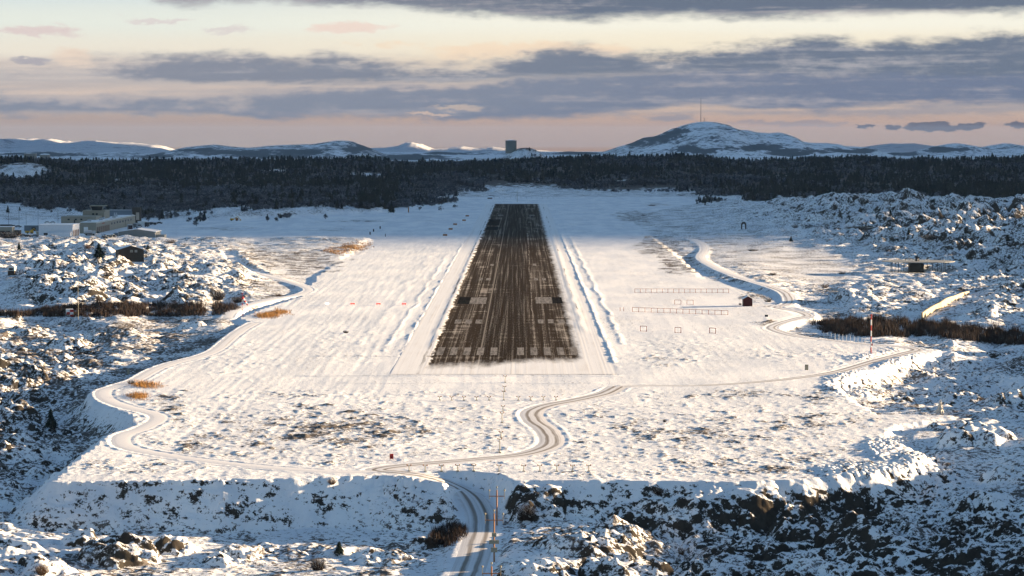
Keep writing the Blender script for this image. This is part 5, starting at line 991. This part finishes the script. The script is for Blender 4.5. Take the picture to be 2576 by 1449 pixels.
# foreground approach masts
def amast(px, pyb, h, Yb, zb, label, boxes, half=1.35):
    x = xat(px, pyb, Yb); o = empty('approach_mast', (x, Yb, zb)); tag(o, label, 'light mast', 'tall orange approach light masts beside the road')
    MB().bar((0, 0, -1), (0, 0, h), .13, 7, .11).build('pole', M_orange, o); MB().box((0, 0, h-1.0), (half*2, .12, .12)).build('crossbar', M_orange, o)
    for s_ in (-1, 0, 1): zz = h-1.5 if s_ else h-.1; MB().bar((s_*half, 0, zz), (s_*half, 0, h-.15 if s_ else h+.35), .05, 5).bar((s_*half, 0, h-.15 if s_ else h+.35), (s_*half, 0, (h+.1) if s_ else h+.6), .12, 7, .16).build('lamp', M_steel, o)
    for bz, bw, bh in boxes: MB().box((0, -.22, bz), (bw, .34, bh)).build('junction_box', M_steel, o)
    return o
gz = ground(xat(1243, 1396, 388), 388); zb = gz; amast(1243, 1396, ZW(1292, 388)-gz, 388, gz, 'orange mast with two grey boxes near its foot, middle one of the three tall masts', [(1.9, .95, .7), (3.1, 1.5, .55), (4.2, .7, .6)])
gz = ground(xat(1250, 1330, 422), 422); amast(1250, 1330, ZW(1233, 422)-gz, 422, gz, 'orange mast farthest from the camera, top against the shaded slope', [], 1.25)
gz = ground(xat(1236, 1440, 362), 362); amast(1236.5, 1440, ZW(1425, 362)-gz, 362, gz, 'orange mast cut off by the bottom edge of the view', [(1, .7, .5)], 1.3)
# precision path lights (lit)
def emis(name, c, s_):
    m = bpy.data.materials.new(name); m.use_nodes = True; p = m.node_tree.nodes['Principled BSDF']; p.inputs['Emission Color'].default_value = c+(1,); p.inputs['Emission Strength'].default_value = s_; p.inputs['Base Color'].default_value = c+(1,); return m
M_er = emis('red_lamp', (1, .10, .08), .5); M_ew = emis('white_lamp', (1, .95, .85), .6)
for px, m_, lb in [(823.5, M_ew, 'white lit glide path lamp unit, leftmost of four left of the runway'), (887, M_er, 'red lit glide path lamp unit next to the white one'), (952, M_er, 'red lit glide path lamp unit, middle one of the three red'), (1016.5, M_er, 'red lit glide path lamp unit nearest the runway')]:
    x, y_ = G(px, 768); z = ground(x, y_); o = empty('glide_path_light', (x, y_, z)); tag(o, lb, 'glide light', 'glide path lamps left of the runway')
    MB().box((0, 0, .55), (1.5, .9, .45)).build('housing', M_orange, o)
    for s_ in (-1, 1): MB().bar((s_*.55, 0, -.2), (s_*.55, 0, .4), .06, 5).build('leg', M_steel, o)
    for s_ in (-1, 0, 1): MB().bar((s_*.45, -.5, .58), (s_*.45, -.44, .58), .26, 10).build('lens', m_, o)
# localiser antenna arrays
def array(label, p0, p1, n, rail=True, h=1.35):
    a = on(*p0); b = on(*p1); o = empty('antenna_array', a); tag(o, label, 'antenna array')
    A0 = Vector(a); d = Vector(b)-A0; px_n = []
    for i in range(n):
        q_ = d*(i/(n-1)); MB().bar(q_+Vector((0, 0, -.2)), q_+Vector((0, 0, h)), .075, 5).build('post', M_red2, o); px_n.append(q_)
    if rail: MB().bar(px_n[0]+Vector((0, 0, h)), px_n[-1]+Vector((0, 0, h)), .065, 5).build('rail', M_red2, o); MB().bar(px_n[0]+Vector((0, 0, .12)), px_n[-1]+Vector((0, 0, .12)), .045, 4).build('cable', M_red2, o)
array('upper of the two long rusty red rails on thin posts right of the runway', (1597, 736.5), (1833, 737), 18, True, 1.45)
array('lower of the two long rusty red rails on thin posts right of the runway', (1591, 784.5), (1831, 792.5), 16, True, 1.45)
array('pair of short stub posts at the left end of the lower long rail', (1560, 783), (1569, 783), 2, False, 1.3)
for p0, p1, lb in [((1697, 766), (1713, 766.5), 'small red frame between the long rails, left one of two'), ((1728, 766.5), (1744, 767), 'small red frame between the long rails, right one of two'), ((1611, 834), (1626.5, 834.5), 'leftmost of the three small red goal shaped frames'), ((1698, 837.5), (1713, 838), 'middle one of the three small red goal shaped frames'), ((1785, 839), (1800, 839.5), 'rightmost of the three small red goal shaped frames')]: array(lb, p0, p1, 2, True, 1.6)
# warning sign
x, y_, z = on(985, 1158); o = empty('warning_sign', (x, y_, z)); tag(o, 'red rectangular warning sign on two short legs beside the hairpin of the front road', 'sign')
w = 9.6/F*y_; h_ = 13/F*y_
MB().box((0, 0, h_/2+.22), (w, .08, h_)).build('panel', M_redp, o)
for s_ in (-1, 1): MB().bar((s_*w*.38, .06, -.3), (s_*w*.38, .06, .4), .05, 5).build('leg', M_steel, o)
mk = MB(); mk.box((0, -.05, h_*.80), (w*.62, .02, h_*.12)); mk.poly([(-w*.3, -.05, h_*.62), (w*.3, -.05, h_*.62), (0, -.05, h_*.28)], [(0, 2, 1)]); mk.build('marking', M_dk2, o)
# small boxes, markers and edge posts
def small(name, label, cat, px, py, w, h, m_, group=None):
    x, y_, z = on(px, py); o = MB().box((0, 0, h*.55), (w, w*.6, h)).bar((-w*.3, 0, -.2), (-w*.3, 0, .1), .05, 4).bar((w*.3, 0, -.2), (w*.3, 0, .1), .05, 4).build(name, m_); o.location = (x, y_, z); return tag(o, label, cat, group)
small('grey_cabinet', 'small grey cabinet standing alone in the snow above the right road', 'cabinet', 2029, 931, .8, 1.3, M_steel)
small('grey_cabinet', 'small grey cabinet above the narrow bend of the left track', 'cabinet', 323, 943, .6, 1.2, M_steel)
small('black_box', 'small black box beside the track below the red shed', 'box', 1928, 797, 1.0, .6, M_drk)
small('black_box', 'small black box on the snow just left of the red shed', 'box', 1862, 767, .9, .5, M_drk)
for X_, Y_, lb in [(950, 668, 'farthest of the yellow taxiway signs left of the runway'), (926, 702, 'second farthest of the yellow taxiway signs left of the runway'), (859, 732, 'pale small taxiway sign, middle one of the five left of the runway'), (825, 768, 'second nearest of the yellow taxiway signs left of the runway'), (783, 814, 'nearest of the yellow taxiway signs left of the runway')]:
    a, b = z2(X_, Y_); small('taxiway_sign', lb, 'sign', a, b, 2.6, 1.0, M_orange, 'taxiway signs left of the runway')
for X_, Y_, lb in [(293, 762, 'pair of small dark posts on the far apron'), (217, 806, 'pair of small dark posts on the near apron'), (243, 784, 'thin dark post between the two post pairs on the apron'), (332, 820, 'thin dark post at the near edge of the apron')]:
    a, b = z2(X_, Y_); small('marker_post', lb, 'post', a, b, .8 if 'pair' in lb else .4, 1.7, M_drk)
a, b = z2(507, 640); small('orange_mast', 'short orange mast on the snow left of the far runway part', 'mast', a, b, .9, 4.2, M_orange)
for k, (a, b) in enumerate([(1608, 495), (1668, 494), (1330, 497), (1345, 497)]): pass
for k in range(14): a, b = 2070+k*9.2 if k < 11 else 2180, 0
for k in range(11):
    px = 2072+k*9.6; py = 843+k*1.5; x, y_, z = on(px, py+8); o = MB().bar((0, 0, -.3), (0, 0, 1.9), .07, 5).build('fence_post', M_wp); o.location = (x, y_, z); tag(o, 'pale thin fence post in the row before the dark thicket at the road bend', 'fence post', 'fence posts before the dark thicket')
for px in (1500, 1508, 1516): pass
for i, t_ in enumerate(range(0, 12)):                       # snow poles along the far end fence
    px = 1243+i*13.5; x, y_, z = on(px, 500, 2300); o = MB().bar((0, 0, -.3), (0, 0, 2.2), .11, 4).build('fence_post', M_drk); o.location = (x, y_, z); tag(o, 'thin dark fence post in the row beyond the far runway end', 'fence post', 'fence posts beyond the far runway end')
